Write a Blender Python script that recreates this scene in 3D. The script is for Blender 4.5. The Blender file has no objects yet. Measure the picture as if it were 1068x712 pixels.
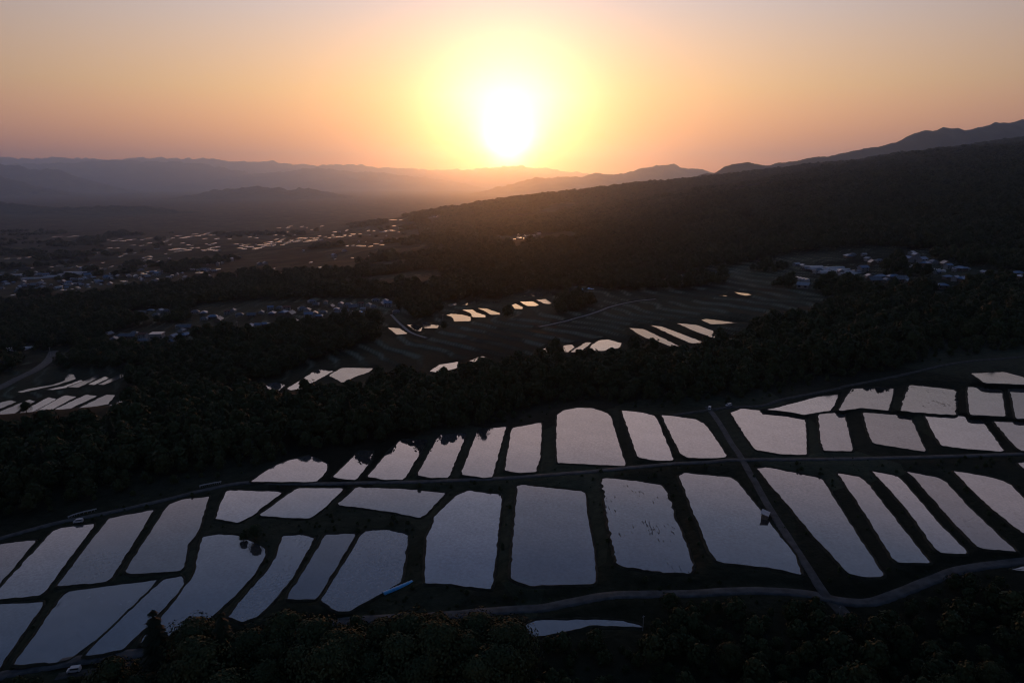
import bpy, math, random
import numpy as np, time
R = math.radians
scn = bpy.context.scene
col = scn.collection

# ---------------------------------------------------------------- camera, sky, sun, exposure
CX, CY, F = 534.0, 356.0, 722.0            # photograph 1068 x 712
PITCH = R(12.95); CAMZ = 110.0
cd = bpy.data.cameras.new('camera'); cam = bpy.data.objects.new('camera', cd); col.objects.link(cam)
cam.location = (0, 0, CAMZ); cam.rotation_euler = (R(90) - PITCH, 0, 0)
cd.sensor_width = 36.0; cd.lens = F / 1068 * 36.0; cd.clip_start = 0.5; cd.clip_end = 300000
scn.camera = cam

SUN_EL, SUN_AZ = R(3.0), R(-0.3)
SDIR = (math.cos(SUN_EL) * math.sin(SUN_AZ), math.cos(SUN_EL) * math.cos(SUN_AZ), math.sin(SUN_EL))
world = bpy.data.worlds.new('World'); scn.world = world; world.use_nodes = True
nt = world.node_tree; nt.nodes.clear()
def N(tree, typ, **kw):
    n = tree.nodes.new(typ)
    for k, v in kw.items():
        if k == 'inp':
            for a, b in v.items(): n.inputs[a].default_value = b
        else: setattr(n, k, v)
    return n
def math_(tree, op, a, b=None, clamp=False):
    n = tree.nodes.new('ShaderNodeMath'); n.operation = op; n.use_clamp = clamp
    for i, v in enumerate((a, b)):
        if v is None: continue
        if isinstance(v, (int, float)): n.inputs[i].default_value = v
        else: tree.links.new(v, n.inputs[i])
    return n.outputs[0]
SKYK = 0.11
def build_world():
    L = nt.links
    sky = N(nt, 'ShaderNodeTexSky'); sky.sky_type = 'NISHITA'; sky.sun_disc = False
    sky.sun_elevation = SUN_EL; sky.sun_rotation = SUN_AZ; sky.altitude = 700
    sky.air_density = 1.3; sky.dust_density = 5.0; sky.ozone_density = 1.0
    tc = N(nt, 'ShaderNodeTexCoord')
    dt = N(nt, 'ShaderNodeVectorMath', operation='DOT_PRODUCT'); dt.inputs[1].default_value = SDIR
    L.new(tc.outputs['Generated'], dt.inputs[0])
    ang = math_(nt, 'ARCCOSINE', math_(nt, 'MINIMUM', dt.outputs['Value'], 0.999999))
    sep = N(nt, 'ShaderNodeSeparateXYZ'); L.new(tc.outputs['Generated'], sep.inputs[0])
    el = math_(nt, 'ARCSINE', sep.outputs['Z'])
    # thick dusty air: the sky's own colour along the height above the horizon
    ramp = N(nt, 'ShaderNodeValToRGB'); L.new(math_(nt, 'DIVIDE', el, R(90), True), ramp.inputs[0])
    cr = ramp.color_ramp; cr.interpolation = 'LINEAR'
    stops = [(0.00, (2.6, .66, .03)), (0.033, (1.65, .56, .01)), (0.075, (1.26, .68, .13)), (0.15, (.72, .60, .50)), (0.20, (1.02, .79, .75)),
             (0.235, (1.05, .80, .77)), (0.29, (.32, .34, .44)), (0.34, (.11, .15, .255)), (0.50, (.045, .075, .12)), (1.0, (.02, .035, .07))]
    cr.elements[0].position = 0; cr.elements[0].color = (*stops[0][1], 1)
    cr.elements[1].position = 1; cr.elements[1].color = (*stops[-1][1], 1)
    for p, c in stops[1:-1]:
        e = cr.elements.new(p); e.color = (*c, 1)
    # brighter side of the sky round the sun, darker behind the camera
    side = math_(nt, 'ADD', math_(nt, 'MULTIPLY', math_(nt, 'EXPONENT', math_(nt, 'MULTIPLY', math_(nt, 'POWER', math_(nt, 'DIVIDE', ang, R(45)), 2.0), -1.0)), 0.93), 0.07)
    m1 = N(nt, 'ShaderNodeVectorMath', operation='SCALE'); L.new(ramp.outputs[0], m1.inputs[0]); L.new(side, m1.inputs[3])
    # aureole of the sun in the dust, fading towards the horizon
    def lobe(A, w, c, p=1.0):
        g = math_(nt, 'MULTIPLY', math_(nt, 'EXPONENT', math_(nt, 'MULTIPLY', math_(nt, 'POWER', math_(nt, 'DIVIDE', ang, w), p), -1.0)), A)
        v = N(nt, 'ShaderNodeVectorMath', operation='SCALE'); v.inputs[0].default_value = c; L.new(g, v.inputs[3])
        return v.outputs[0]
    add = N(nt, 'ShaderNodeVectorMath', operation='ADD')
    L.new(lobe(LOB[0][0], R(LOB[0][1]), LOB[0][2], 1.0), add.inputs[0]); L.new(lobe(LOB[1][0], R(LOB[1][1]), LOB[1][2], 1.5), add.inputs[1])
    ex = math_(nt, 'MULTIPLY', math_(nt, 'SUBTRACT', el, R(0.1)), 1 / R(6.5), True)
    exc = N(nt, 'ShaderNodeCombineXYZ')
    for k_, p_ in enumerate((.7, 1.0, 1.9)): L.new(math_(nt, 'POWER', ex, p_), exc.inputs[k_])
    m2 = N(nt, 'ShaderNodeVectorMath', operation='MULTIPLY'); L.new(add.outputs[0], m2.inputs[0]); L.new(exc.outputs[0], m2.inputs[1])
    m3 = N(nt, 'ShaderNodeVectorMath', operation='ADD'); L.new(m2.outputs[0], m3.inputs[0]); L.new(lobe(20.0, R(1.05), (1.0, .80, .55), 1.15), m3.inputs[1]); m2 = m3
    s3 = N(nt, 'ShaderNodeVectorMath', operation='ADD'); L.new(m1.outputs[0], s3.inputs[0]); L.new(m2.outputs[0], s3.inputs[1])
    cool = N(nt, 'ShaderNodeVectorMath', operation='ADD'); cool.inputs[1].default_value = COOL; L.new(s3.outputs[0], cool.inputs[0]); s3 = cool
    # the physical sky on top
    sk = N(nt, 'ShaderNodeVectorMath', operation='SCALE'); L.new(sky.outputs[0], sk.inputs[0]); sk.inputs[3].default_value = 0.10
    s4 = N(nt, 'ShaderNodeVectorMath', operation='SCALE'); L.new(s3.outputs[0], s4.inputs[0]); s4.inputs[3].default_value = 1 / SKYK
    s5 = N(nt, 'ShaderNodeVectorMath', operation='ADD'); L.new(sk.outputs[0], s5.inputs[0]); L.new(s4.outputs[0], s5.inputs[1])
    bg = N(nt, 'ShaderNodeBackground'); bg.inputs[1].default_value = SKYK; L.new(s5.outputs[0], bg.inputs[0])
    out = N(nt, 'ShaderNodeOutputWorld'); L.new(bg.outputs[0], out.inputs[0])
COOL = (.028, .056, .125)
LOB = [(0.5, 6.8, (1.0, .60, .34)), (4.3, 4.0, (1.0, .88, .56))]
build_world()
sl = bpy.data.lights.new('sun', 'SUN'); so = bpy.data.objects.new('sun', sl); col.objects.link(so)
sl.energy = 1.9; sl.angle = R(0.5); sl.color = (1.0, .25, .035)
so.rotation_euler = (R(90) - SUN_EL, 0, math.pi - SUN_AZ); so.location = (0, 0, 400)
vs = scn.view_settings; vs.view_transform = 'Standard'; vs.look = 'None'; vs.gamma = 1; vs.exposure = 0; vs.use_curve_mapping = False
scn.cycles.use_denoising = True; scn.cycles.filter_width = 1.15
scn.cycles.max_bounces = 6; scn.cycles.diffuse_bounces = 2; scn.cycles.glossy_bounces = 2; scn.cycles.volume_bounces = 3
scn.cycles.transparent_max_bounces = 8; scn.cycles.sample_clamp_indirect = 3.0
HAZE_DENSITY = 4.3e-5

# ---------------------------------------------------------------- helpers
def pix(u, v):
    u = np.asarray(u, float); v = np.asarray(v, float)
    x = (u - CX) / F; w = (CY - v) / F
    return x, math.cos(PITCH) + math.sin(PITCH) * w, -math.sin(PITCH) + math.cos(PITCH) * w
def project(x, y, z):
    z = z - CAMZ
    f = y * math.cos(PITCH) - z * math.sin(PITCH); w = y * math.sin(PITCH) + z * math.cos(PITCH)
    return CX + F * x / f, CY - F * w / f
def noise(x, y, seed=0):
    xi = np.floor(x).astype(np.int64); yi = np.floor(y).astype(np.int64)
    fx = x - xi; fy = y - yi; fx = fx * fx * (3 - 2 * fx); fy = fy * fy * (3 - 2 * fy)
    def h(a, b):
        n = (a * 374761393 + b * 668265263 + seed * 974634777) & 0xffffffff
        n = ((n ^ (n >> 13)) * 1274126177) & 0xffffffff
        return ((n ^ (n >> 16)) & 0xffff) / 65535.0 * 2 - 1
    return (h(xi, yi) * (1 - fx) + h(xi + 1, yi) * fx) * (1 - fy) + (h(xi, yi + 1) * (1 - fx) + h(xi + 1, yi + 1) * fx) * fy
def fbm(x, y, seed=0, o=4):
    t = 0; a = 1.0
    for k in range(o):
        t = t + a * noise(x, y, seed + k); x = x * 2.03 + 17; y = y * 2.03 + 5; a *= .5
    return t
def sstep(a, b, x):
    t = np.clip((x - a) / (b - a), 0, 1); return t * t * (3 - 2 * t)

def ridge_z(s, Y, pts):
    pu = np.array([p[0] for p in pts], float); pv = np.array([p[1] for p in pts], float)
    dx, dy, dz = pix(pu, pv)
    return np.interp(s, dx / dy, CAMZ + dz / dy * Y)
SKY1 = [(-500, 262), (-200, 255), (0, 250), (300, 238), (380, 226), (440, 219), (470, 215), (520, 209), (560, 205), (600, 201), (640, 198), (680, 193),
        (740, 186), (800, 180), (860, 174), (920, 167), (980, 160), (1030, 152), (1068, 148), (1200, 130), (1320, 112)]
SV = np.array([-1.2, -0.9, -0.6, -0.3, 0.0, 0.3, 0.6, 0.9, 1.2])
YV = np.array([10., 120, 160, 230, 300, 380, 450, 600, 900, 1400, 2200, 3200, 4500, 5400, 7000, 60000])
def srow(y, k): return [k * y * s for s in SV]
TAB = np.array([
    [-30 + v for v in srow(10, .04)], [-9 + v for v in srow(120, .04)], [-2 + v for v in srow(160, .04)],
    [0 + v for v in srow(230, .045)], srow(300, .045),
    [-30, -25, -16, -10, -5, 2, 11, 18, 22], [-52, -46, -36, -22, -13, -3, 12, 24, 30],
    [-62, -54, -44, -24, -9, 4, 22, 36, 44], [-86, -78, -63, -36, -13, 10, 45, 70, 84],
    [-125, -115, -97, -68, -27, 15, 85, 135, 160], [-160, -152, -138, -105, -47, 30, 150, 235, 280],
    [-182, -180, -170, -135, -60, 75, 205, 330, 400],
    list(ridge_z(SV, 4500, SKY1)),
    [-215] * 3 + [-210, -90, 60, 180, 350, 420], [-215] * 5 + [-180, -100, 100, 200], [-220] * 9], float)
TAB[12, :4] = [-205, -205, -203, -190]
def cr1(p0, p1, p2, p3, t):
    return 0.5 * ((2 * p1) + (-p0 + p2) * t + (2 * p0 - 5 * p1 + 4 * p2 - p3) * t * t + (-p0 + 3 * p1 - 3 * p2 + p3) * t ** 3)
def base_z(x, y):
    x = np.asarray(x, float); y = np.asarray(y, float)
    yy = np.clip(y, 10, 60000); s = np.clip(x / yy, -1.2, 1.2)
    ly = np.interp(np.log(yy), np.log(YV), np.arange(len(YV))); ls = np.interp(s, SV, np.arange(len(SV)))
    i = np.clip(np.floor(ly).astype(int), 0, len(YV) - 2); j = np.clip(np.floor(ls).astype(int), 0, len(SV) - 2)
    ty = ly - i; ts = ls - j
    def row(k):
        k = np.clip(k, 0, len(YV) - 1); g = lambda q: TAB[k, np.clip(q, 0, len(SV) - 1)]
        return cr1(g(j - 1), g(j), g(j + 1), g(j + 2), ts)
    z = cr1(row(i - 1), row(i), row(i + 1), row(i + 2), ty)
    zl = (row(i) * (1 - ty) + row(i + 1) * ty)
    k = sstep(4300, 5200, yy); z = z * (1 - k) + zl * k
    amp = sstep(500, 1500, yy) * (1 - .75 * sstep(-120, -200, z) - 0) * 7
    z = z + amp * fbm(x / 420, y / 420, 3) + 0.35 * fbm(x / 30, y / 30, 9) * sstep(350, 450, yy)
    z = z + sstep(700, 1400, yy) * sstep(-.1, .5, s) * 14 * (fbm(x / 700 + 3, y / 380, 21))* (1 - sstep(3600, 4400, yy))
    z = z + sstep(1300, 2000, yy) * sstep(-.05, .35, s) * 30 * (1 - np.abs(fbm(x / 520 + y / 900, y / 1500, 61, 4))) * (1 - sstep(2700, 3700, yy))
    return z
def ground_at(u, v):
    dx, dy, dz = pix(u, v); sh = np.shape(dx)
    T = np.exp(np.linspace(np.log(90), np.log(12000), 520))
    X = np.multiply.outer(dx, T); Y = np.multiply.outer(dy + 0 * dx, T); Z = CAMZ + np.multiply.outer(dz + 0 * dx, T)
    below = Z < base_z(X, Y)
    k = np.argmax(below, axis=-1)
    g = lambda A, kk: np.take_along_axis(A, kk[..., None], -1)[..., 0]
    k = np.maximum(k, 1)
    d0 = g(Z, k - 1) - base_z(g(X, k - 1), g(Y, k - 1)); d1 = g(Z, k) - base_z(g(X, k), g(Y, k))
    f = np.clip(d0 / (d0 - d1 + 1e-9), 0, 1); t = T[k - 1] * (1 - f) + T[k] * f
    return dx * t, dy * t, CAMZ + dz * t

def tag(o, label=None, cat=None, group=None, kind=None):
    if label: o['label'] = label
    if cat: o['category'] = cat
    if group: o['group'] = group
    if kind: o['kind'] = kind
    return o
def empty(name, loc=(0, 0, 0), rz=0):
    o = bpy.data.objects.new(name, None); o.location = loc; o.rotation_euler = (0, 0, rz); o.empty_display_size = 1; col.objects.link(o); return o
def mesh(name, V, Fc, mat, parent=None, loc=(0, 0, 0), smooth=False):
    me = bpy.data.meshes.new(name); me.from_pydata([tuple(map(float, v)) for v in V], [], [tuple(map(int, f)) for f in Fc])
    for m in (mat if isinstance(mat, (list, tuple)) else [mat]): me.materials.append(m)
    if smooth: me.polygons.foreach_set('use_smooth', [True] * len(me.polygons))
    o = bpy.data.objects.new(name, me); o.location = loc; col.objects.link(o)
    if parent: o.parent = parent
    return o
def npmesh(name, V, Q, mat, smooth=False, parent=None):
    me = bpy.data.meshes.new(name); V = np.asarray(V, np.float32); Q = np.asarray(Q, np.int32); k = Q.shape[1]
    me.vertices.add(len(V)); me.vertices.foreach_set('co', V.ravel())
    me.loops.add(Q.size); me.loops.foreach_set('vertex_index', Q.ravel())
    me.polygons.add(len(Q)); me.polygons.foreach_set('loop_start', np.arange(0, Q.size, k, dtype=np.int32))
    me.polygons.foreach_set('use_smooth', np.full(len(Q), smooth)); me.update(calc_edges=True)
    me.materials.append(mat)
    o = bpy.data.objects.new(name, me); col.objects.link(o)
    if parent: o.parent = parent
    return o
def grid_quads(nr, nc):
    a = (np.arange(nr - 1)[:, None] * nc + np.arange(nc - 1)[None, :]).ravel()
    return np.stack([a, a + 1, a + nc + 1, a + nc], 1)
class MB:
    def __init__(s): s.V = []; s.F = []
    def box(s, x0, x1, y0, y1, z0, z1):
        n = len(s.V); s.V += [(x0, y0, z0), (x1, y0, z0), (x1, y1, z0), (x0, y1, z0), (x0, y0, z1), (x1, y0, z1), (x1, y1, z1), (x0, y1, z1)]
        s.F += [tuple(n + i for i in f) for f in ((0, 3, 2, 1), (4, 5, 6, 7), (0, 1, 5, 4), (1, 2, 6, 5), (2, 3, 7, 6), (3, 0, 4, 7))]; return s
    def poly(s, pts):
        n = len(s.V); s.V += pts; s.F.append(tuple(range(n, n + len(pts)))); return s
    def cyl(s, p0, p1, r0, r1, n=8):
        p0 = np.array(p0, float); p1 = np.array(p1, float); d = p1 - p0; d /= np.linalg.norm(d)
        a = np.cross(d, (0.31, 0.9, 0.2)); a /= np.linalg.norm(a); b = np.cross(d, a); k = len(s.V)
        for p, r in ((p0, r0), (p1, r1)):
            for i in range(n):
                t = 2 * math.pi * i / n; s.V.append(tuple(p + r * (math.cos(t) * a + math.sin(t) * b)))
        s.F += [(k + i, k + (i + 1) % n, k + n + (i + 1) % n, k + n + i) for i in range(n)]
        s.F.append(tuple(k + n + i for i in range(n))); s.F.append(tuple(k + i for i in reversed(range(n)))); return s
    def build(s, name, mat, parent=None, loc=(0, 0, 0), smooth=False): return mesh(name, s.V, s.F, mat, parent, loc, smooth)
KIDS = {}
def copy_tree(o, parent=None):
    c = o.copy(); col.objects.link(c)
    if parent: c.parent = parent
    for ch in o.children: copy_tree(ch, c)
    return c

# ---------------------------------------------------------------- materials
def pmat(name, color, rough=.9, spec=.2, metallic=0.0):
    m = bpy.data.materials.new(name); m.use_nodes = True; b = m.node_tree.nodes['Principled BSDF']
    b.inputs['Base Color'].default_value = (*color, 1); b.inputs['Roughness'].default_value = rough
    b.inputs['Specular IOR Level'].default_value = spec; b.inputs['Metallic'].default_value = metallic
    return m
def noisy(name, c0, c1, scale, rough=.9, spec=.1, bump=0.0, detail=5, coord='Object', thresh=(.35, .65), metallic=0, bdist=1.0):
    m = pmat(name, c0, rough, spec, metallic); t = m.node_tree; b = t.nodes['Principled BSDF']
    tc = N(t, 'ShaderNodeTexCoord'); n = N(t, 'ShaderNodeTexNoise'); n.inputs['Scale'].default_value = scale; n.inputs['Detail'].default_value = detail
    t.links.new(tc.outputs[coord], n.inputs['Vector'])
    r = N(t, 'ShaderNodeValToRGB'); r.color_ramp.elements[0].position = thresh[0]; r.color_ramp.elements[1].position = thresh[1]
    r.color_ramp.elements[0].color = (*c0, 1); r.color_ramp.elements[1].color = (*c1, 1)
    t.links.new(n.outputs[0], r.inputs[0]); t.links.new(r.outputs[0], b.inputs['Base Color'])
    if bump:
        bp = N(t, 'ShaderNodeBump'); bp.inputs['Strength'].default_value = bump; bp.inputs['Distance'].default_value = bdist
        t.links.new(n.outputs[0], bp.inputs['Height']); t.links.new(bp.outputs[0], b.inputs['Normal'])
    return m
def water_mat(name, ior=1.8, mud=(.045, .04, .036), streak=0.0, calm=1.0):
    m = bpy.data.materials.new(name); m.use_nodes = True; t = m.node_tree; t.nodes.clear()
    out = N(t, 'ShaderNodeOutputMaterial'); tc = N(t, 'ShaderNodeTexCoord')
    n = N(t, 'ShaderNodeTexNoise'); n.inputs['Scale'].default_value = .05; n.inputs['Detail'].default_value = 4; t.links.new(tc.outputs['Object'], n.inputs['Vector'])
    r = N(t, 'ShaderNodeValToRGB'); r.color_ramp.elements[0].color = (*[c * .7 for c in mud], 1); r.color_ramp.elements[1].color = (*[c * 1.35 for c in mud], 1)
    t.links.new(n.outputs[0], r.inputs[0])
    d = N(t, 'ShaderNodeBsdfDiffuse'); oj = N(t, 'ShaderNodeObjectInfo'); hs = N(t, 'ShaderNodeHueSaturation'); t.links.new(r.outputs[0], hs.inputs['Color']); t.links.new(math_(t, 'ADD', math_(t, 'MULTIPLY', math_(t, 'FRACT', math_(t, 'MULTIPLY', oj.outputs['Random'], 13.7)), 1.8), .5), hs.inputs['Value'])
    t.links.new(hs.outputs[0], d.inputs[0])
    g = N(t, 'ShaderNodeBsdfGlossy'); g.inputs['Roughness'].default_value = .012 * calm; g.inputs[0].default_value = (.97, .97, .97, 1)
    # faint wind ripples
    w = N(t, 'ShaderNodeTexNoise'); w.inputs['Scale'].default_value = 1.6; w.inputs['Detail'].default_value = 3; t.links.new(tc.outputs['Object'], w.inputs['Vector'])
    bp = N(t, 'ShaderNodeBump'); bp.inputs['Strength'].default_value = .06 * calm; bp.inputs['Distance'].default_value = .03; t.links.new(w.outputs[0], bp.inputs['Height'])
    t.links.new(bp.outputs[0], g.inputs['Normal'])
    oi = N(t, 'ShaderNodeObjectInfo')
    t.links.new(math_(t, 'MULTIPLY', math_(t, 'POWER', oi.outputs['Random'], 2.0), .10 * calm), g.inputs['Roughness'])
    fr = N(t, 'ShaderNodeFresnel'); fr.inputs[0].default_value = ior
    sm = N(t, 'ShaderNodeTexNoise'); sm.inputs['Scale'].default_value = .11; sm.inputs['Detail'].default_value = 7; sm.inputs['Roughness'].default_value = .65; t.links.new(tc.outputs['Object'], sm.inputs['Vector'])
    fm = N(t, 'ShaderNodeTexNoise'); fm.inputs['Scale'].default_value = .9; fm.inputs['Detail'].default_value = 4; fm.inputs['Roughness'].default_value = .7; t.links.new(tc.outputs['Object'], fm.inputs['Vector'])
    fac = math_(t, 'MULTIPLY', fr.outputs[0], math_(t, 'ADD', .48, math_(t, 'ADD', math_(t, 'MULTIPLY', sm.outputs[0], .42), math_(t, 'MULTIPLY', fm.outputs[0], .80))))
    fac = math_(t, 'MULTIPLY', fac, math_(t, 'ADD', math_(t, 'MULTIPLY', math_(t, 'FRACT', math_(t, 'MULTIPLY', oi.outputs['Random'], 7.3)), .34), .70))
    if streak > 0:                              # mud and stubble breaking the surface
        mp = N(t, 'ShaderNodeMapping'); mp.inputs['Scale'].default_value = (1.1, .22, 1); t.links.new(tc.outputs['Object'], mp.inputs[0])
        k = N(t, 'ShaderNodeTexNoise'); k.inputs['Scale'].default_value = 1.2; k.inputs['Detail'].default_value = 6; t.links.new(mp.outputs[0], k.inputs['Vector'])
        q = N(t, 'ShaderNodeTexNoise'); q.inputs['Scale'].default_value = .07; q.inputs['Detail'].default_value = 2; t.links.new(tc.outputs['Object'], q.inputs['Vector'])
        v = math_(t, 'ADD', k.outputs[0], math_(t, 'MULTIPLY', math_(t, 'SUBTRACT', q.outputs[0], .5), .9))
        lo = .78 - streak * .22
        mk = math_(t, 'SUBTRACT', 1.0, math_(t, 'MULTIPLY', math_(t, 'SUBTRACT', v, lo), 14.0, True), True)
        fac = math_(t, 'MULTIPLY', fac, math_(t, 'ADD', math_(t, 'MULTIPLY', mk, .8), .2))
    mx = N(t, 'ShaderNodeMixShader'); t.links.new(fac, mx.inputs[0]); t.links.new(d.outputs[0], mx.inputs[1]); t.links.new(g.outputs[0], mx.inputs[2])
    t.links.new(mx.outputs[0], out.inputs[0]); return m
M = {}
M['water'] = water_mat('paddy water', 2.7)
M['water_rough'] = water_mat('paddy water with stubble', 2.8, (.06, .05, .04), .55)
M['water_patchy'] = water_mat('paddy water with mud patches', 2.7, (.05, .045, .04), .25)
M['water_far'] = water_mat('far water', 3.0, (.04, .04, .04), 0, 2.0)
M['bund'] = noisy('bund earth and grass', (.022, .021, .014), (.045, .042, .026), .5, bump=.4, bdist=.3)
M['trunk'] = noisy('bark', (.03, .025, .02), (.07, .055, .045), 2.0)
M['asphalt'] = noisy('old asphalt', (.028, .031, .032), (.068, .072, .072), .4, rough=.8, spec=.3)
M['concrete'] = noisy('pale concrete', (.16, .16, .16), (.26, .26, .26), 1.0, rough=.8)
M['track'] = noisy('gravel track', (.035, .035, .03), (.075, .072, .066), .6, rough=.9)
def leafmat(name, a, b):
    m = bpy.data.materials.new(name); m.use_nodes = True; t = m.node_tree; p = t.nodes['Principled BSDF']
    g = N(t, 'ShaderNodeNewGeometry'); oi = N(t, 'ShaderNodeObjectInfo')
    r = N(t, 'ShaderNodeValToRGB'); r.color_ramp.elements[0].color = (*a, 1); r.color_ramp.elements[1].color = (*b, 1)
    n = N(t, 'ShaderNodeTexNoise'); n.inputs['Scale'].default_value = .011; n.inputs['Detail'].default_value = 3; t.links.new(g.outputs['Position'], n.inputs['Vector'])
    v = math_(t, 'ADD', math_(t, 'MULTIPLY', g.outputs['Random Per Island'], .12), math_(t, 'MULTIPLY', oi.outputs['Random'], .35))
    v = math_(t, 'ADD', v, math_(t, 'MULTIPLY', math_(t, 'SUBTRACT', n.outputs[0], .3), 1.0))
    t.links.new(v, r.inputs[0]); t.links.new(r.outputs[0], p.inputs['Base Color']); p.inputs['Roughness'].default_value = .75; p.inputs['Specular IOR Level'].default_value = .15
    return m
M['leaf'] = leafmat('broad leaves', (.018, .032, .012), (.055, .072, .026))
M['leaf_dark'] = leafmat('conifer needles', (.012, .022, .012), (.026, .04, .018))
M['wood'] = leafmat('wood canopy', (.022, .034, .013), (.055, .065, .024))

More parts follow.
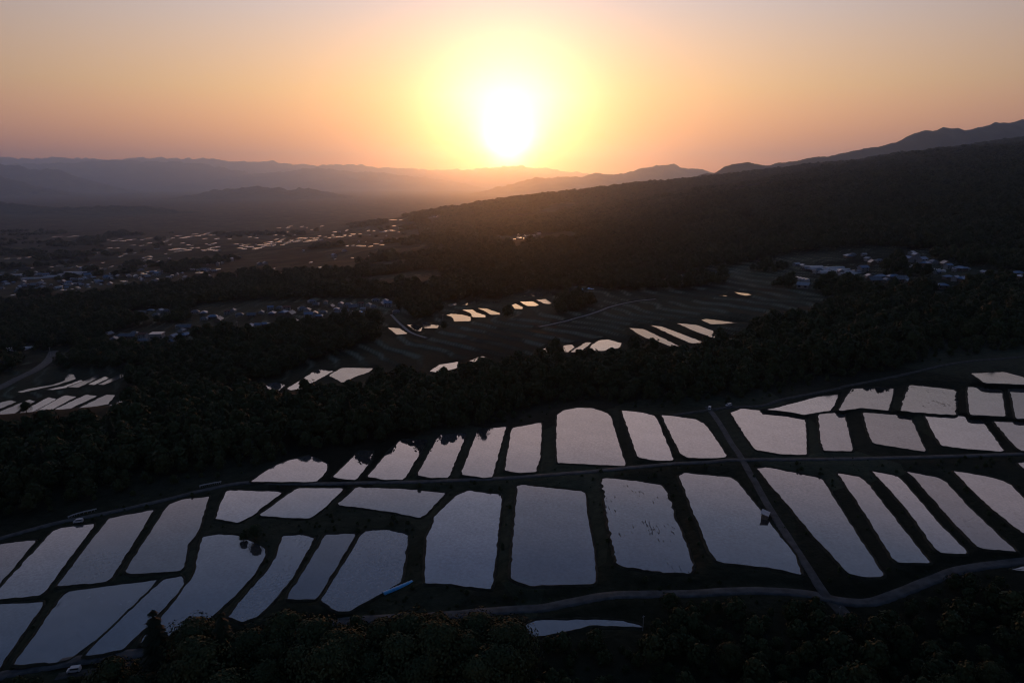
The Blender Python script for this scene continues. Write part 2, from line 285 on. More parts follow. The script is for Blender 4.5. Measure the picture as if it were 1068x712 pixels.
# ---------------------------------------------------------------- where the paddies lie (outlines in photograph pixels, laid out on the land)
def reg(ox, oy, s): return lambda *p: [(ox + a / s, oy + b / s) for a, b in p]
A_ = reg(0, 500, 3.359); B_ = reg(250, 500, 3.359); C_ = reg(500, 500, 3.359)
S_ = reg(750, 360, 3.3585); T_ = reg(500, 360, 3.559); U_ = reg(250, 360, 3.559); W_ = reg(0, 360, 3.559)
G3 = reg(400, 220, 4.745); G4 = reg(600, 220, 4.45); P_ = lambda *p: list(p)
LOW = 'paddies between the farm lane and the lower road'; UP = 'paddies above the farm lane'; TOP = 'paddies of the highest row on the right'
WEST = 'paddies on the western end of the terrace'; VAL = 'paddies in the valley beyond the wood'; MID = 'paddies on the far terrace'
FIELDS = [
 (WEST, 'small cut-off corner paddy at the left edge just below the track', '', A_((-60,250),(-20,228),(20,220),(130,210),(0,365),(-60,440))),
 (WEST, 'slanting paddy under the white guard rail, a small white car parked above it', '', A_((185,178),(215,167),(337,152),(155,395),(138,407),(0,420),(-60,424),(-40,420))),
 (WEST, 'slanting paddy with pointed top corner, third along the track from the left edge', '', A_((380,135),(450,120),(540,103),(535,115),(395,340),(370,360),(215,373),(198,372))),
 (WEST, 'tall slanting paddy with notched right side beside the curved paddy', '', A_((590,85),(640,68),(732,57),(730,70),(690,195),(658,230),(645,305),(630,320),(460,332),(437,318),(450,300))),
 (WEST, 'paddy cut by the left edge beside the broad streaked paddy', '', A_((-60,442),(0,435),(160,425),(10,640),(-60,740))),
 (WEST, 'broad paddy with dark streaks on its water and a curved lower right side', 'patchy', A_((230,390),(400,368),(550,350),(530,380),(460,455),(350,550),(240,632),(200,640),(45,650),(60,625))),
 (WEST, 'narrow curved strip paddy between the streaked paddy and the long curved one', '', A_((570,348),(635,335),(643,345),(640,375),(600,425),(510,520),(430,595),(360,612),(290,617))),
 (WEST, 'long curved paddy reaching from the lone tree down to the dark wood', '', A_((710,200),(760,190),(835,195),(900,225),(932,245),(925,280),(880,345),(800,430),(740,480),(690,515),(640,530),(560,560),(495,572),(500,555),(600,440),(680,330),(690,270))),
 (LOW, 'slanting paddy with faint ripples just right of the long curved one', 'patchy', B_((150,197),(215,192),(262,203),(185,345),(110,435),(60,480),(10,500),(-40,480),(5,420),(95,320),(125,270))),
 (LOW, 'narrow slanting paddy whose foot meets the round tree crowns', '', B_((300,190),(400,188),(405,195),(270,420),(165,420),(175,395),(260,260))),
 (LOW, 'wide paddy narrowing to a point beside the bright blue sheet', '', B_((435,178),(520,175),(570,185),(590,195),(587,225),(570,330),(565,358),(460,420),(385,460),(345,463),(290,430),(285,420))),
 (LOW, 'small pinkish paddy directly behind the lone tree, below the lane', '', A_((795,35),(970,40),(992,45),(910,105),(885,128),(835,152),(755,138),(765,95))),
 (LOW, 'small four-sided pink paddy between the lone tree paddy and the long flat one', '', B_((200,28),(355,28),(365,33),(290,105),(245,137),(205,137),(75,127),(72,120))),
 (LOW, 'long flat pink paddy lying sideways under the lane', '', B_((410,25),(560,30),(715,45),(720,50),(650,125),(632,135),(540,115),(350,90),(345,82))),
 (LOW, 'big grey paddy with a bulging left side right of the blue sheet', '', B_((765,50),(800,37),(920,52),(885,385),(790,375),(740,365),(650,365),(648,330),(655,200),(678,150),(680,130))),
 (LOW, 'big nearly square blue-grey paddy in the middle of the terrace', '', C_((133,22),(150,17),(370,40),(382,150),(405,260),(407,355),(400,365),(180,373),(140,362),(110,345),(115,230))),
 (LOW, 'paddy with ragged muddy edges and dark stubble showing through its water', 'rough', C_((428,-2),(445,-8),(555,5),(640,18),(660,50),(690,140),(740,270),(750,300),(735,330),(640,325),(500,305),(480,290),(455,170))),
 (LOW, 'large plain paddy with the small shed standing on its right bank', '', P_((708,496),(714,492.5),(761,497),(768,501),(792,530),(810,554),(829,577),(836,598),(834,599),(804,592),(755,587.5),(748,585),(738,571))),
 (LOW, 'long slanting paddy just right of the lane that runs downhill', '', P_((789,488),(799,486.5),(822,491),(854,497.5),(858,500),(893,555),(915,589),(922,600),(918,601.5),(900,602),(885,598),(855,566),(799,500))),
 (LOW, 'narrow slanting paddy, second to the right of the downhill lane', '', P_((873,492.5),(896,496.5),(903,501),(940,548),(969,585),(968,587),(937,587),(931,582),(905,540))),
 (LOW, 'narrow slanting paddy, third to the right of the downhill lane', '', P_((909,490.5),(934,495.5),(941,500),(975,540),(1009,575),(1008,578),(981,576.5),(976,573),(945,530),(918,500))),
 (LOW, 'slanting paddy, fourth to the right of the downhill lane', '', P_((945,491),(979,497.5),(988,503),(1012,530),(1061,575),(1058,575),(1025,572),(1019,570),(990,540),(955,500))),
 (LOW, 'wide slanting paddy running out of the right edge, fifth from the downhill lane', '', P_((994,490.5),(1027,495.5),(1045,500),(1054,505),(1068,519),(1095,545),(1100,560),(1068,557),(1030,527),(1003,500))),
 (LOW, 'sliver of a paddy at the right edge just under the lane', '', P_((1061,482),(1085,480),(1110,496),(1100,500),(1068,489))),
 (LOW, 'small water sliver at the right edge below the lower road', '', P_((1052,594.5),(1075,588),(1095,590),(1090,596))),
 (LOW, 'leaf-shaped pond below the lower road at the foot of the terrace', '', C_((155,520),(170,500),(200,491),(300,489),(400,489),(500,493),(560,507),(578,518),(500,515),(390,512),(300,532),(190,552),(165,540))),
 (UP, 'big pale paddy with rounded top corners against the dark wood', '', T_((288,258),(310,240),(365,230),(420,232),(470,248),(488,262),(505,320),(543,440),(540,448),(400,443),(287,437),(285,350))),
 (UP, 'slanting paddy just right of the big round-topped one', '', T_((527,240),(600,247),(650,260),(668,290),(720,420),(718,428),(660,430),(600,420),(585,410),(555,320))),
 (UP, 'slanting paddy left of the crossing lane with a rounded upper right corner', '', T_((675,257),(730,262),(800,272),(835,290),(860,320),(915,405),(915,415),(880,420),(770,418),(745,400),(720,350))),
 (UP, 'wide pink paddy just right of the crossing lane', '', S_((38,235),(80,220),(180,230),(300,252),(305,300),(308,385),(220,382),(130,368),(100,330))),
 (UP, 'small upright paddy with a faint smudge between two wide pink ones', 'patchy', S_((348,240),(430,233),(440,245),(470,372),(365,370),(352,310))),
 (UP, 'pink paddy right of the small upright one', '', S_((503,233),(650,245),(672,255),(722,365),(718,373),(540,345),(520,300))),
 (UP, 'wide slanting paddy second from the right edge above the lane', '', S_((718,240),(850,247),(910,258),(930,275),(998,368),(985,373),(850,362),(780,352),(760,325))),
 (UP, 'paddy running out of the right edge above the lane', '', S_((960,265),(1068,270),(1110,275),(1150,372),(1055,370),(1010,325))),
 (TOP, 'thin wedge-shaped paddy along the upper lane', '', S_((150,225),(200,218),(340,180),(418,170),(405,210),(388,230),(330,238),(300,245),(240,233))),
 (TOP, 'four-sided paddy right of the thin wedge in the highest row', '', S_((465,152),(560,147),(613,150),(605,190),(592,230),(500,220),(425,230),(420,225),(445,180))),
 (TOP, 'paddy with dark seedling marks on its water in the highest row', 'rough', S_((665,140),(680,138),(830,155),(828,245),(740,240),(635,230),(645,190))),
 (TOP, 'small square paddy right of the one with seedling marks', '', S_((870,145),(930,146),(990,160),(1003,250),(880,245),(872,200))),
 (TOP, 'paddy at the right edge of the highest row', '', S_((1018,152),(1110,158),(1130,260),(1040,258),(1030,210))),
 (TOP, 'pointed paddy set back behind the highest row near the right edge', '', S_((880,97),(1000,92),(1068,110),(1110,140),(930,133))),
 (UP, 'leftmost paddy above the lane, half covered by the reflection of the wood', '', U_((35,507),(110,455),(180,425),(260,408),(325,440),(325,465),(285,508))),
 (UP, 'small paddy with jagged tree reflections, second from the left above the lane', '', U_((342,488),(445,390),(495,390),(488,430),(430,500),(380,497))),
 (UP, 'slanting paddy third from the left above the lane, tree tops mirrored at its head', '', U_((472,488),(560,385),(600,350),(695,348),(690,370),(608,500),(540,500))),
 (UP, 'slanting paddy fourth from the left above the lane', '', U_((657,482),(740,330),(840,325),(838,340),(775,492),(700,492))),
 (UP, 'paddy with a broken leafy reflection at its head, fifth from the left above the lane', '', U_((820,480),(885,310),(990,300),(975,350),(938,490),(900,492))),
 (UP, 'paddy with a dark leafy reflection beside the big round-topped one', '', T_((93,465),(120,305),(230,285),(232,320),(225,420),(210,470),(150,475))),
 (VAL, 'long thin boot-shaped paddy at the top left of the valley group', '', W_((65,172),(110,160),(200,145),(240,130),(250,105),(275,108),(282,125),(210,148),(80,176))),
 (VAL, 'thin paddy tucked right under the boot-shaped one', '', W_((170,165),(240,150),(300,128),(320,140),(250,157),(200,165))),
 (VAL, 'thin paddy in the middle of the upper valley row', '', W_((250,155),(330,125),(360,108),(365,122),(290,157))),
 (VAL, 'short thin paddy left of the last one in the upper valley row', '', W_((325,145),(390,115),(405,122),(350,147))),
 (VAL, 'thin paddy at the right end of the upper valley row', '', W_((365,145),(450,106),(465,108),(455,118),(385,147))),
 (VAL, 'short paddy piece at the left edge of the lower valley row', '', W_((-40,222),(0,212),(40,203),(60,210),(0,235),(-40,250))),
 (VAL, 'thin slanting paddy at the left edge, second of the lower valley row', '', W_((-40,262),(0,245),(110,200),(130,208),(50,255),(0,272),(-40,290))),
 (VAL, 'slanting paddy with a small round bush at its foot in the lower valley row', '', W_((50,262),(180,192),(210,200),(120,252),(100,262))),
 (VAL, 'broad slanting paddy in the middle of the lower valley row', '', W_((110,255),(240,185),(285,190),(190,240),(150,260))),
 (VAL, 'slanting paddy right of the middle in the lower valley row', '', W_((200,238),(320,182),(362,188),(250,240))),
 (VAL, 'slanting paddy second from the right end of the lower valley row', '', W_((275,240),(395,182),(428,185),(400,220),(330,238))),
 (VAL, 'last paddy of the lower valley row, broken up by tree tops', '', W_((345,240),(430,215),(480,185),(525,185),(520,200),(470,240),(400,260))),
 (VAL, 'lone scrap of paddy among trees right of the valley rows', '', W_((845,180),(880,155),(915,155),(900,175),(870,190))),
 (VAL, 'small jagged paddy left of the two bright slanting strips beyond the wood', '', U_((95,148),(130,136),(170,148),(125,182))),
 (VAL, 'bright slanting strip paddy just beyond the wood', '', U_((175,160),(290,88),(348,95),(260,145),(235,160),(190,166))),
 (VAL, 'bright paddy with a notched lower side just beyond the wood', '', U_((330,112),(380,82),(495,85),(480,100),(440,112),(385,140))),
 (MID, 'bright scrap of paddy at the edge of the wood in the middle', '', U_((705,97),(740,72),(810,60),(805,85),(740,102))),
 (MID, 'broken scrap of paddy behind tree tops near the middle', '', U_((850,58),(900,40),(930,50),(880,64))),
 (MID, 'small pointed paddy at the left end of the bright curved row', '', G3((20,575),(80,580),(120,607),(65,612))),
 (MID, 'small lobed paddy second from the left in the bright curved row', '', G3((115,562),(160,560),(192,573),(185,595),(160,592))),
 (MID, 'small hook-shaped paddy third from the left in the bright curved row', '', G3((185,545),(205,548),(240,562),(275,565),(265,580),(200,580),(200,565))),
 (MID, 'largest lobed paddy of the bright curved row', '', G3((310,515),(335,508),(390,512),(438,525),(430,545),(350,547),(340,525))),
 (MID, 'wavy paddy right of the largest in the bright curved row', '', G3((388,488),(440,487),(460,502),(505,515),(505,527),(440,525),(430,505))),
 (MID, 'wavy paddy at the right end of the bright curved row', '', G3((465,480),(510,482),(530,490),(578,505),(575,513),(530,513),(500,495))),
 (MID, 'thin bright sliver above the curved row', '', G3((380,463),(450,445),(456,457),(400,467))),
 (MID, 'smaller bright sliver left of the thin one above the curved row', '', G3((318,465),(360,455),(362,464),(325,474))),
 (MID, 'small oval paddy at the left of the upper bright group', '', G3((635,465),(655,458),(690,477),(685,486),(650,484))),
 (MID, 'middle paddy of the upper bright group', '', G3((672,448),(740,447),(770,465),(750,471),(710,470))),
 (MID, 'right paddy of the upper bright group', '', G3((755,440),(800,435),(832,455),(825,461),(795,458))),
 (MID, 'thin curved paddy above the upper bright group', '', G3((695,413),(760,402),(795,412),(780,423),(700,420))),
 (MID, 'tiny paddy above and right of the upper bright group', '', G3((820,400),(865,402),(862,416),(835,417))),
 (MID, 'thin glint of paddy between the two bright groups', '', G3((538,450),(578,444),(580,450),(545,455))),
 (MID, 'leftmost long strip paddy on the far slope, notched by a tree', '', G4((250,543),(310,545),(370,572),(485,627),(440,627),(370,600),(330,590),(295,572))),
 (MID, 'second long strip paddy on the far slope', '', G4((350,530),(400,535),(600,610),(540,615),(480,590))),
 (MID, 'third strip paddy on the far slope with a blunt right end', '', G4((470,520),(560,527),(640,555),(635,588),(560,560))),
 (MID, 'topmost thin strip paddy of the four on the far slope', '', G4((582,505),(610,500),(690,510),(755,518),(700,523),(630,526))),
 (MID, 'scrap of paddy behind trees under the third strip', '', G4((640,592),(650,570),(725,592),(720,602))),
 (MID, 'thin bright line of water high on the far terrace', '', G4((735,375),(800,382),(820,390),(790,393),(760,387))),
 (MID, 'fainter thin line of water high on the far terrace', '', G4((640,387),(705,392),(700,396),(660,392))),
 (MID, 'round-topped paddy just above the wood left of the strips', '', G4((75,622),(110,600),(150,595),(215,613),(205,635),(130,650),(60,645))),
 (MID, 'slanting paddy left of the round-topped one above the wood', '', G3((925,697),(1000,650),(1030,650),(970,700))),
 (MID, 'small paddy half hidden by trees at the left of the slanting one', '', G3((890,665),(930,660),(945,672),(915,699),(885,695))),
 (MID, 'broken scrap of paddy among tree tops furthest left above the wood', '', G3((785,682),(840,668),(848,692),(800,700))),
]
def resample(P, step):
    P = np.asarray(P, float); out = []
    for a, b in zip(P, np.roll(P, -1, 0)):
        n = max(1, int(np.linalg.norm(b - a) / step))
        for k in range(n): out.append(a + (b - a) * k / n)
    return np.array(out)
def chaikin(P):
    P = np.asarray(P, float); Q = np.roll(P, -1, 0)
    return np.stack([P * .94 + Q * .06, P * .06 + Q * .94], 1).reshape(-1, 2)
def poly_dist(px, py, P):
    a = P; b = np.roll(P, -1, 0); best = np.full(px.shape, 1e9); ins = np.zeros(px.shape, bool)
    for (x0, y0), (x1, y1) in zip(a, b):
        ex, ey = x1 - x0, y1 - y0; L2 = ex * ex + ey * ey + 1e-12
        t = np.clip(((px - x0) * ex + (py - y0) * ey) / L2, 0, 1)
        best = np.minimum(best, np.hypot(px - x0 - t * ex, py - y0 - t * ey))
        c = ((y0 > py) != (y1 > py)) & (px < (x1 - x0) * (py - y0) / (y1 - y0 + 1e-12) + x0); ins ^= c
    return np.where(ins, -best, best)
rng = random.Random(7); nrng = np.random.default_rng(7)
PAD = []                        # world polygon, level, data
for grp, lab, typ, pts in FIELDS:
    pts = np.array(pts); c = pts.mean(0); gx, gy, gz = ground_at(c[0], c[1]); z = float(base_z(gx, gy))
    dx, dy, dz = pix(pts[:, 0], pts[:, 1]); t = (z - CAMZ) / dz
    PAD.append(dict(P=chaikin(np.stack([dx * t, dy * t], 1)), z=z, g=grp, l=lab, t=typ, c=(float(gx), float(gy))))
# far glints: small paddies of the valley floor and the slopes, outlines laid out on the land
GL = [ # u0,v0,u1,v1,count,spread,size(px)
 (212, 262, 228, 259, 8, 2.0, 7, 'far paddies left of the long glittering row'), (250, 259, 300, 251, 34, 3.5, 7, 'far paddies of the long glittering row'),
 (300, 252, 335, 248, 18, 2.2, 7, 'far paddies of the long glittering row'), (342, 248, 368, 245, 9, 1.2, 6, 'far paddies of the long glittering row'),
 (175, 262, 198, 259, 6, 1.6, 8, 'far paddies left of the long glittering row'), (205, 284, 228, 281, 9, 1.6, 5, 'far paddies below the glittering row'),
 (147, 285, 165, 283, 6, 1.4, 6, 'far paddies below the glittering row'), (60, 302, 92, 299, 6, 1.2, 5, 'far paddies in the dark valley floor'),
 (125, 294, 134, 293, 2, .6, 7, 'far paddies in the dark valley floor'), (12, 308, 26, 307, 4, .8, 4, 'far paddies in the dark valley floor'),
 (360, 257, 400, 255, 7, 1.3, 6, 'far paddies on the slope near the sun'), (396, 241, 413, 240, 4, .9, 8, 'far paddies on the slope near the sun'),
 (402, 230, 424, 229, 3, .3, 9, 'far paddies on the slope near the sun'), (448, 227, 458, 225, 3, .5, 5, 'far paddies on the slope near the sun'),
 (175, 248, 222, 244, 11, 1.8, 7, 'far paddies on the hazy valley floor'), (110, 251, 155, 249, 8, 1.2, 6, 'far paddies on the hazy valley floor'),
 (55, 247, 80, 246, 4, .8, 6, 'far paddies on the hazy valley floor'), (285, 238, 345, 235, 7, 1.4, 5, 'far paddies on the hazy valley floor'),
 (2, 270, 40, 268, 4, .8, 6, 'far paddies on the hazy valley floor'), (536, 249, 545, 247, 4, .8, 4, 'far paddies on the slope near the sun'),
 (362, 324, 388, 326, 4, .6, 7, 'small paddies beside the village'), (210, 255, 225, 254, 3, .8, 5, 'far paddies left of the long glittering row'),
 (150, 268, 160, 267, 3, .8, 6, 'far paddies left of the long glittering row'), (596, 300, 622, 301, 5, 1.0, 4, 'small paddies along the far terrace head'),
 (690, 288, 760, 283, 9, .6, 4, 'small paddies along the far terrace head'), (10, 365, 28, 362, 3, .5, 6, 'small paddies at the left below the road'),
 (0, 286, 210, 262, 26, 9, 4, 'far paddies in the dark valley floor'), (100, 262, 430, 236, 40, 5, 4, 'far paddies on the hazy valley floor'), (200, 290, 420, 268, 12, 5, 3.5, 'far paddies below the glittering row'), (420, 262, 620, 236, 10, 4, 3.5, 'far paddies on the slope near the sun')]
FARPAD = []
for u0, v0, u1, v1, n, sp, sz, g in GL:
    for k in range(n):
        f = (k + rng.random()) / n; u = u0 + (u1 - u0) * f; v = v0 + (v1 - v0) * f + rng.uniform(-sp, sp)
        gx, gy, gz = ground_at(u, v); gx, gy = float(gx), float(gy); D = gy
        w = sz * rng.uniform(.3, .85) * D / F / 2; hgt = (110 - float(gz)) / D
        d = rng.uniform(.3, .7) * D / F / max(hgt, .02) / 2 * (1.3 if sp > 1 else 1.0)
        n_ = 7; th = [2 * math.pi * (i + rng.uniform(-.25, .25)) / n_ for i in range(n_)]
        q = np.array([(gx + w * math.copysign(abs(math.cos(a)) ** .6, math.cos(a)) + .25 * w * math.sin(a), gy + d * math.copysign(abs(math.sin(a)) ** .6, math.sin(a))) for a in th])
        FARPAD.append(dict(P=q, z=float(base_z(gx, gy)) + .25, g=g, c=(gx, gy)))

# ---------------------------------------------------------------- roads (photograph pixels -> land)
def bez(pts, n=10):
    P = np.array(pts, float); out = []
    for i in range(len(P) - 1):
        a, b, c, d = P[max(i - 1, 0)], P[i], P[i + 1], P[min(i + 2, len(P) - 1)]
        for k in range(n): out.append(cr1(a, b, c, d, k / n))
    out.append(P[-1]); return np.array(out)
ROADS = [
 ('farm_lane', 'asphalt_lane', 2.6, [(-60,578),(0,561),(60,545),(119,533),(167,522),(208,512),(240,505.5),(268,503.5),(330,503.5),(400,503),(470,501),(530,498),(600,492.5),(680,485),(740,481),(770,479),(850,478.5),(950,476.5),(1068,473),(1140,470)]),
 ('farm_lane', 'asphalt_lane', 2.3, [(738,424),(750,440),(762,460),(775,480),(795,515),(815,548),(839,586),(854,610),(862,622)]),
 ('road', 'asphalt', 3.4, [(-60,722),(0,708),(74,693),(146,683),(250,668),(330,654),(370,648),(450,642),(536,635),(565,634),(598,627),(640,620.5),(720,618.5),(770,615.5),(809,616),(848,619.5),(875,626),(905,628),(929,622),(976,603),(1006,594),(1068,585),(1140,577)]),
 ('gravel_track', 'track', 2.6, [(700,434),(735,428),(760,425),(795,423),(818,416),(872,405),(885,402),(940,391),(1000,378),(1068,372),(1140,366)]),
 ('gravel_track', 'track', 3.6, [(868,627),(874,633),(881,641),(884,646)]),
 ('gravel_track', 'track', 2.4, [(60,708),(110,700),(150,690)]),
 ('country_road', 'concrete', 2.6, [(562,341),(590,334.5),(620,326),(636,320),(660,314.5),(684,311.5)]),
 ('country_road', 'asphalt', 8.0, [(-30,418),(0,404),(17,395),(36,386),(50,376),(56,366)]),
 ('country_road', 'concrete', 2.4, [(408,328),(420,340),(432,348),(445,352)]),
]
RD = []
for nm, mt, w, pts in ROADS:
    p = bez(pts, 8); gx, gy, gz = ground_at(p[:, 0], p[:, 1]); RD.append(dict(n=nm, m=mt, w=w, P=np.stack([gx, gy], 1)))

# ---------------------------------------------------------------- the land
ys = 12 * np.exp(np.arange(0, 1.0, 1 / 1500.) * math.log(5400 / 12.)); ys = np.concatenate([ys, 5400 * np.exp(np.linspace(0, math.log(49000 / 5400), 70))])
ss = np.linspace(-1.55, 1.55, 755)
X = ys[:, None] * ss[None, :]; Yg = ys[:, None] + 0 * X; Z = base_z(X, Yg)
road_mask = np.full(X.shape, 99.0)
def window(P, m):
    x0, y0 = P.min(0) - m; x1, y1 = P.max(0) + m
    i0, i1 = np.searchsorted(ys, y0), np.searchsorted(ys, y1)
    sl_ = min(x0 / max(y0, 20), x0 / y1); sh_ = max(x1 / max(y0, 20), x1 / y1)
    j0, j1 = np.searchsorted(ss, sl_), np.searchsorted(ss, sh_)
    return slice(max(i0 - 1, 0), i1 + 1), slice(max(j0 - 1, 0), j1 + 1)
num = np.zeros(X.shape); den = np.zeros(X.shape); dmin = np.full(X.shape, 1e3); zin = Z.copy(); inside = np.zeros(X.shape, bool)
for p in PAD:
    m = 9 if p['c'][1] < 420 else 14
    w = window(p['P'], m); d = poly_dist(X[w], Yg[w], p['P']) if X[w].size else None
    if d is None: continue
    k = d < m; wt = np.where(k, 1 / (np.maximum(d, 0) + .6) ** 2, 0)
    num[w] += wt * p['z']; den[w] += wt; dmin[w] = np.minimum(dmin[w], d)
    ins = d < .9; zin[w] = np.where(ins, p['z'] - .35, zin[w]); inside[w] |= ins
m_ = den > 0; wb = (1 / 6.0 ** 2)
blend = np.where(m_, (num + Z * wb) / (den + wb), Z)
f_ = 1 - sstep(2, np.where(Yg < 420, 9, 14), dmin)
Z2 = Z * (1 - f_) + blend * f_
Z2 = np.where(inside, zin, Z2)
for p in FARPAD:
    w = window(p['P'], 8)
    if X[w].size:
        d = poly_dist(X[w], Yg[w], p['P']); Z2[w] = np.where(d < 10, np.minimum(Z2[w], p['z'] - .4), Z2[w])
# road beds
def road_profile(r):
    P = r['P']; sub = []
    for a, b in zip(P[:-1], P[1:]):
        n = max(1, int(np.hypot(*(b - a)) / 1.5))
        for k in range(n): sub.append(a + (b - a) * k / n)
    sub.append(P[-1]); S = np.array(sub); z = sample_Z(S[:, 0], S[:, 1])
    k = np.ones(15) / 15; zz = np.convolve(np.pad(z, 7, 'edge'), k, 'valid'); r['S'] = S; r['z'] = zz
def sample_Z(x, y, G=None):
    G = Z2 if G is None else G
    fi = np.interp(y, ys, np.arange(len(ys))); fj = np.interp(x / np.maximum(y, 1), ss, np.arange(len(ss)))
    i = np.clip(np.floor(fi).astype(int), 0, len(ys) - 2); j = np.clip(np.floor(fj).astype(int), 0, len(ss) - 2); a = fi - i; b = fj - j
    return (G[i, j] * (1 - b) + G[i, j + 1] * b) * (1 - a) + (G[i + 1, j] * (1 - b) + G[i + 1, j + 1] * b) * a
for r in RD: road_profile(r)
for r in RD:
    S = r['S']; w = window(S, 7); xs = X[w]; yz = Yg[w]; best = np.full(xs.shape, 1e3); bz = np.zeros(xs.shape)
    for (x, y), z in zip(S[::2], r['z'][::2]):
        d = np.hypot(xs - x, yz - y); k = d < best; best = np.where(k, d, best); bz = np.where(k, z, bz)
    hw = r['w'] / 2; t = 1 - sstep(hw + .8, hw + 4.5, best); ok = ~inside[w] | (best < hw + .5)
    Z2[w] = np.where(ok, Z2[w] * (1 - t) + (bz - .12) * t, Z2[w]); road_mask[w] = np.minimum(road_mask[w], best - hw)

def land_mat():
    m = pmat('land', (.03, .03, .02), .95, .05); t = m.node_tree; b = t.nodes['Principled BSDF']; L = t.links
    g = N(t, 'ShaderNodeNewGeometry')
    def nz(scale, det=5):
        n = N(t, 'ShaderNodeTexNoise'); n.inputs['Scale'].default_value = scale; n.inputs['Detail'].default_value = det; L.new(g.outputs['Position'], n.inputs['Vector']); return n.outputs[0]
    r1 = N(t, 'ShaderNodeValToRGB'); r1.color_ramp.elements[0].position = .35; r1.color_ramp.elements[1].position = .68
    r1.color_ramp.elements[0].color = (.012, .014, .008, 1); r1.color_ramp.elements[1].color = (.040, .040, .024, 1)
    L.new(nz(.35, 8), r1.inputs[0])
    r2 = N(t, 'ShaderNodeValToRGB'); r2.color_ramp.elements[0].position = .4; r2.color_ramp.elements[1].position = .62
    r2.color_ramp.elements[0].color = (.014, .020, .010, 1); r2.color_ramp.elements[1].color = (.044, .050, .032, 1)
    L.new(nz(.012, 6), r2.inputs[0])
    mx = N(t, 'ShaderNodeMixRGB'); mx.inputs[0].default_value = .5; L.new(r1.outputs[0], mx.inputs[1]); L.new(r2.outputs[0], mx.inputs[2])
    vo = N(t, 'ShaderNodeTexVoronoi'); vo.inputs['Scale'].default_value = 1.0
    mp = N(t, 'ShaderNodeMapping'); mp.inputs['Scale'].default_value = (.016, .009, 0); mp.inputs['Rotation'].default_value = (0, 0, .3); L.new(g.outputs['Position'], mp.inputs[0]); L.new(mp.outputs[0], vo.inputs['Vector'])
    sv = N(t, 'ShaderNodeSeparateXYZ'); L.new(vo.outputs['Color'], sv.inputs[0])
    ml = N(t, 'ShaderNodeVectorMath', operation='SCALE'); L.new(mx.outputs[0], ml.inputs[0]); L.new(math_(t, 'ADD', math_(t, 'MULTIPLY', sv.outputs[0], 1.1), .45), ml.inputs[3])
    at_ = N(t, 'ShaderNodeAttribute'); at_.attribute_name = 'bank'
    mb = N(t, 'ShaderNodeMixRGB'); mb.inputs[2].default_value = (.17, .185, .13, 1); L.new(at_.outputs['Fac'], mb.inputs[0]); L.new(ml.outputs[0], mb.inputs[1])
    L.new(mb.outputs[0], b.inputs['Base Color'])
    bp = N(t, 'ShaderNodeBump'); bp.inputs['Strength'].default_value = .7; bp.inputs['Distance'].default_value = .5; L.new(nz(.8, 8), bp.inputs['Height']); L.new(bp.outputs[0], b.inputs['Normal'])
    return m
M['land'] = land_mat()
# contour banks of the dry terraces on the far slope
bank = sstep(440, 520, Yg) * (1 - sstep(1000, 1300, Yg))
st = (Z2 + .035 * Yg) / 1.7 + .9 * fbm(X / 150, Yg / 110, 44, 3); fr_ = st - np.floor(st)
Zt = Z2 + (sstep(.40, .60, fr_) - fr_) * 1.9 * bank
Z3 = np.where((inside | (dmin < 6) | (road_mask < 4)), Z2, Zt)
ground = npmesh('ground', np.stack([X, Yg, Z3], -1).reshape(-1, 3), grid_quads(*X.shape), M['land'], smooth=True); tag(ground, kind='structure')
ba = (np.clip(1 - np.abs(fr_ - .5) / .15, 0, 1) * bank * (Z3 == Zt) * (.35 + .65 * (fbm(X / 60, Yg / 60, 91, 3) > -.2))).astype(np.float32); aa = ground.data.attributes.new('bank', 'FLOAT', 'POINT'); aa.data.foreach_set('value', ba.ravel())
ground['label'] = 'dark grassy land falling to the valley'
def gz_at(x, y): return sample_Z(np.asarray(x, float), np.asarray(y, float), Z3)

for r in RD:
    S = r['S']; T = np.gradient(S, axis=0); T /= np.linalg.norm(T, axis=1)[:, None] + 1e-9; Nn = np.stack([-T[:, 1], T[:, 0]], 1); h = r['w'] / 2
    offs = [-h - .25, -h, -h * .33, h * .33, h, h + .25]; zo = [-.3, .03, .07, .07, .03, -.3]
    V = []
    jit = fbm(S[:, 0] / 9, S[:, 1] / 9, 5, 2) * .15
    for o_, dz_ in zip(offs, zo): V.append(np.column_stack([S + Nn * (o_ + jit)[:, None], r['z'] + dz_]))
    V = np.stack(V, 1).reshape(-1, 3)
    o = npmesh(r['n'], V, grid_quads(len(S), 6)[:, ::-1], M[r['m'] if r['m'] in M else 'asphalt'], smooth=True); tag(o, kind='structure')

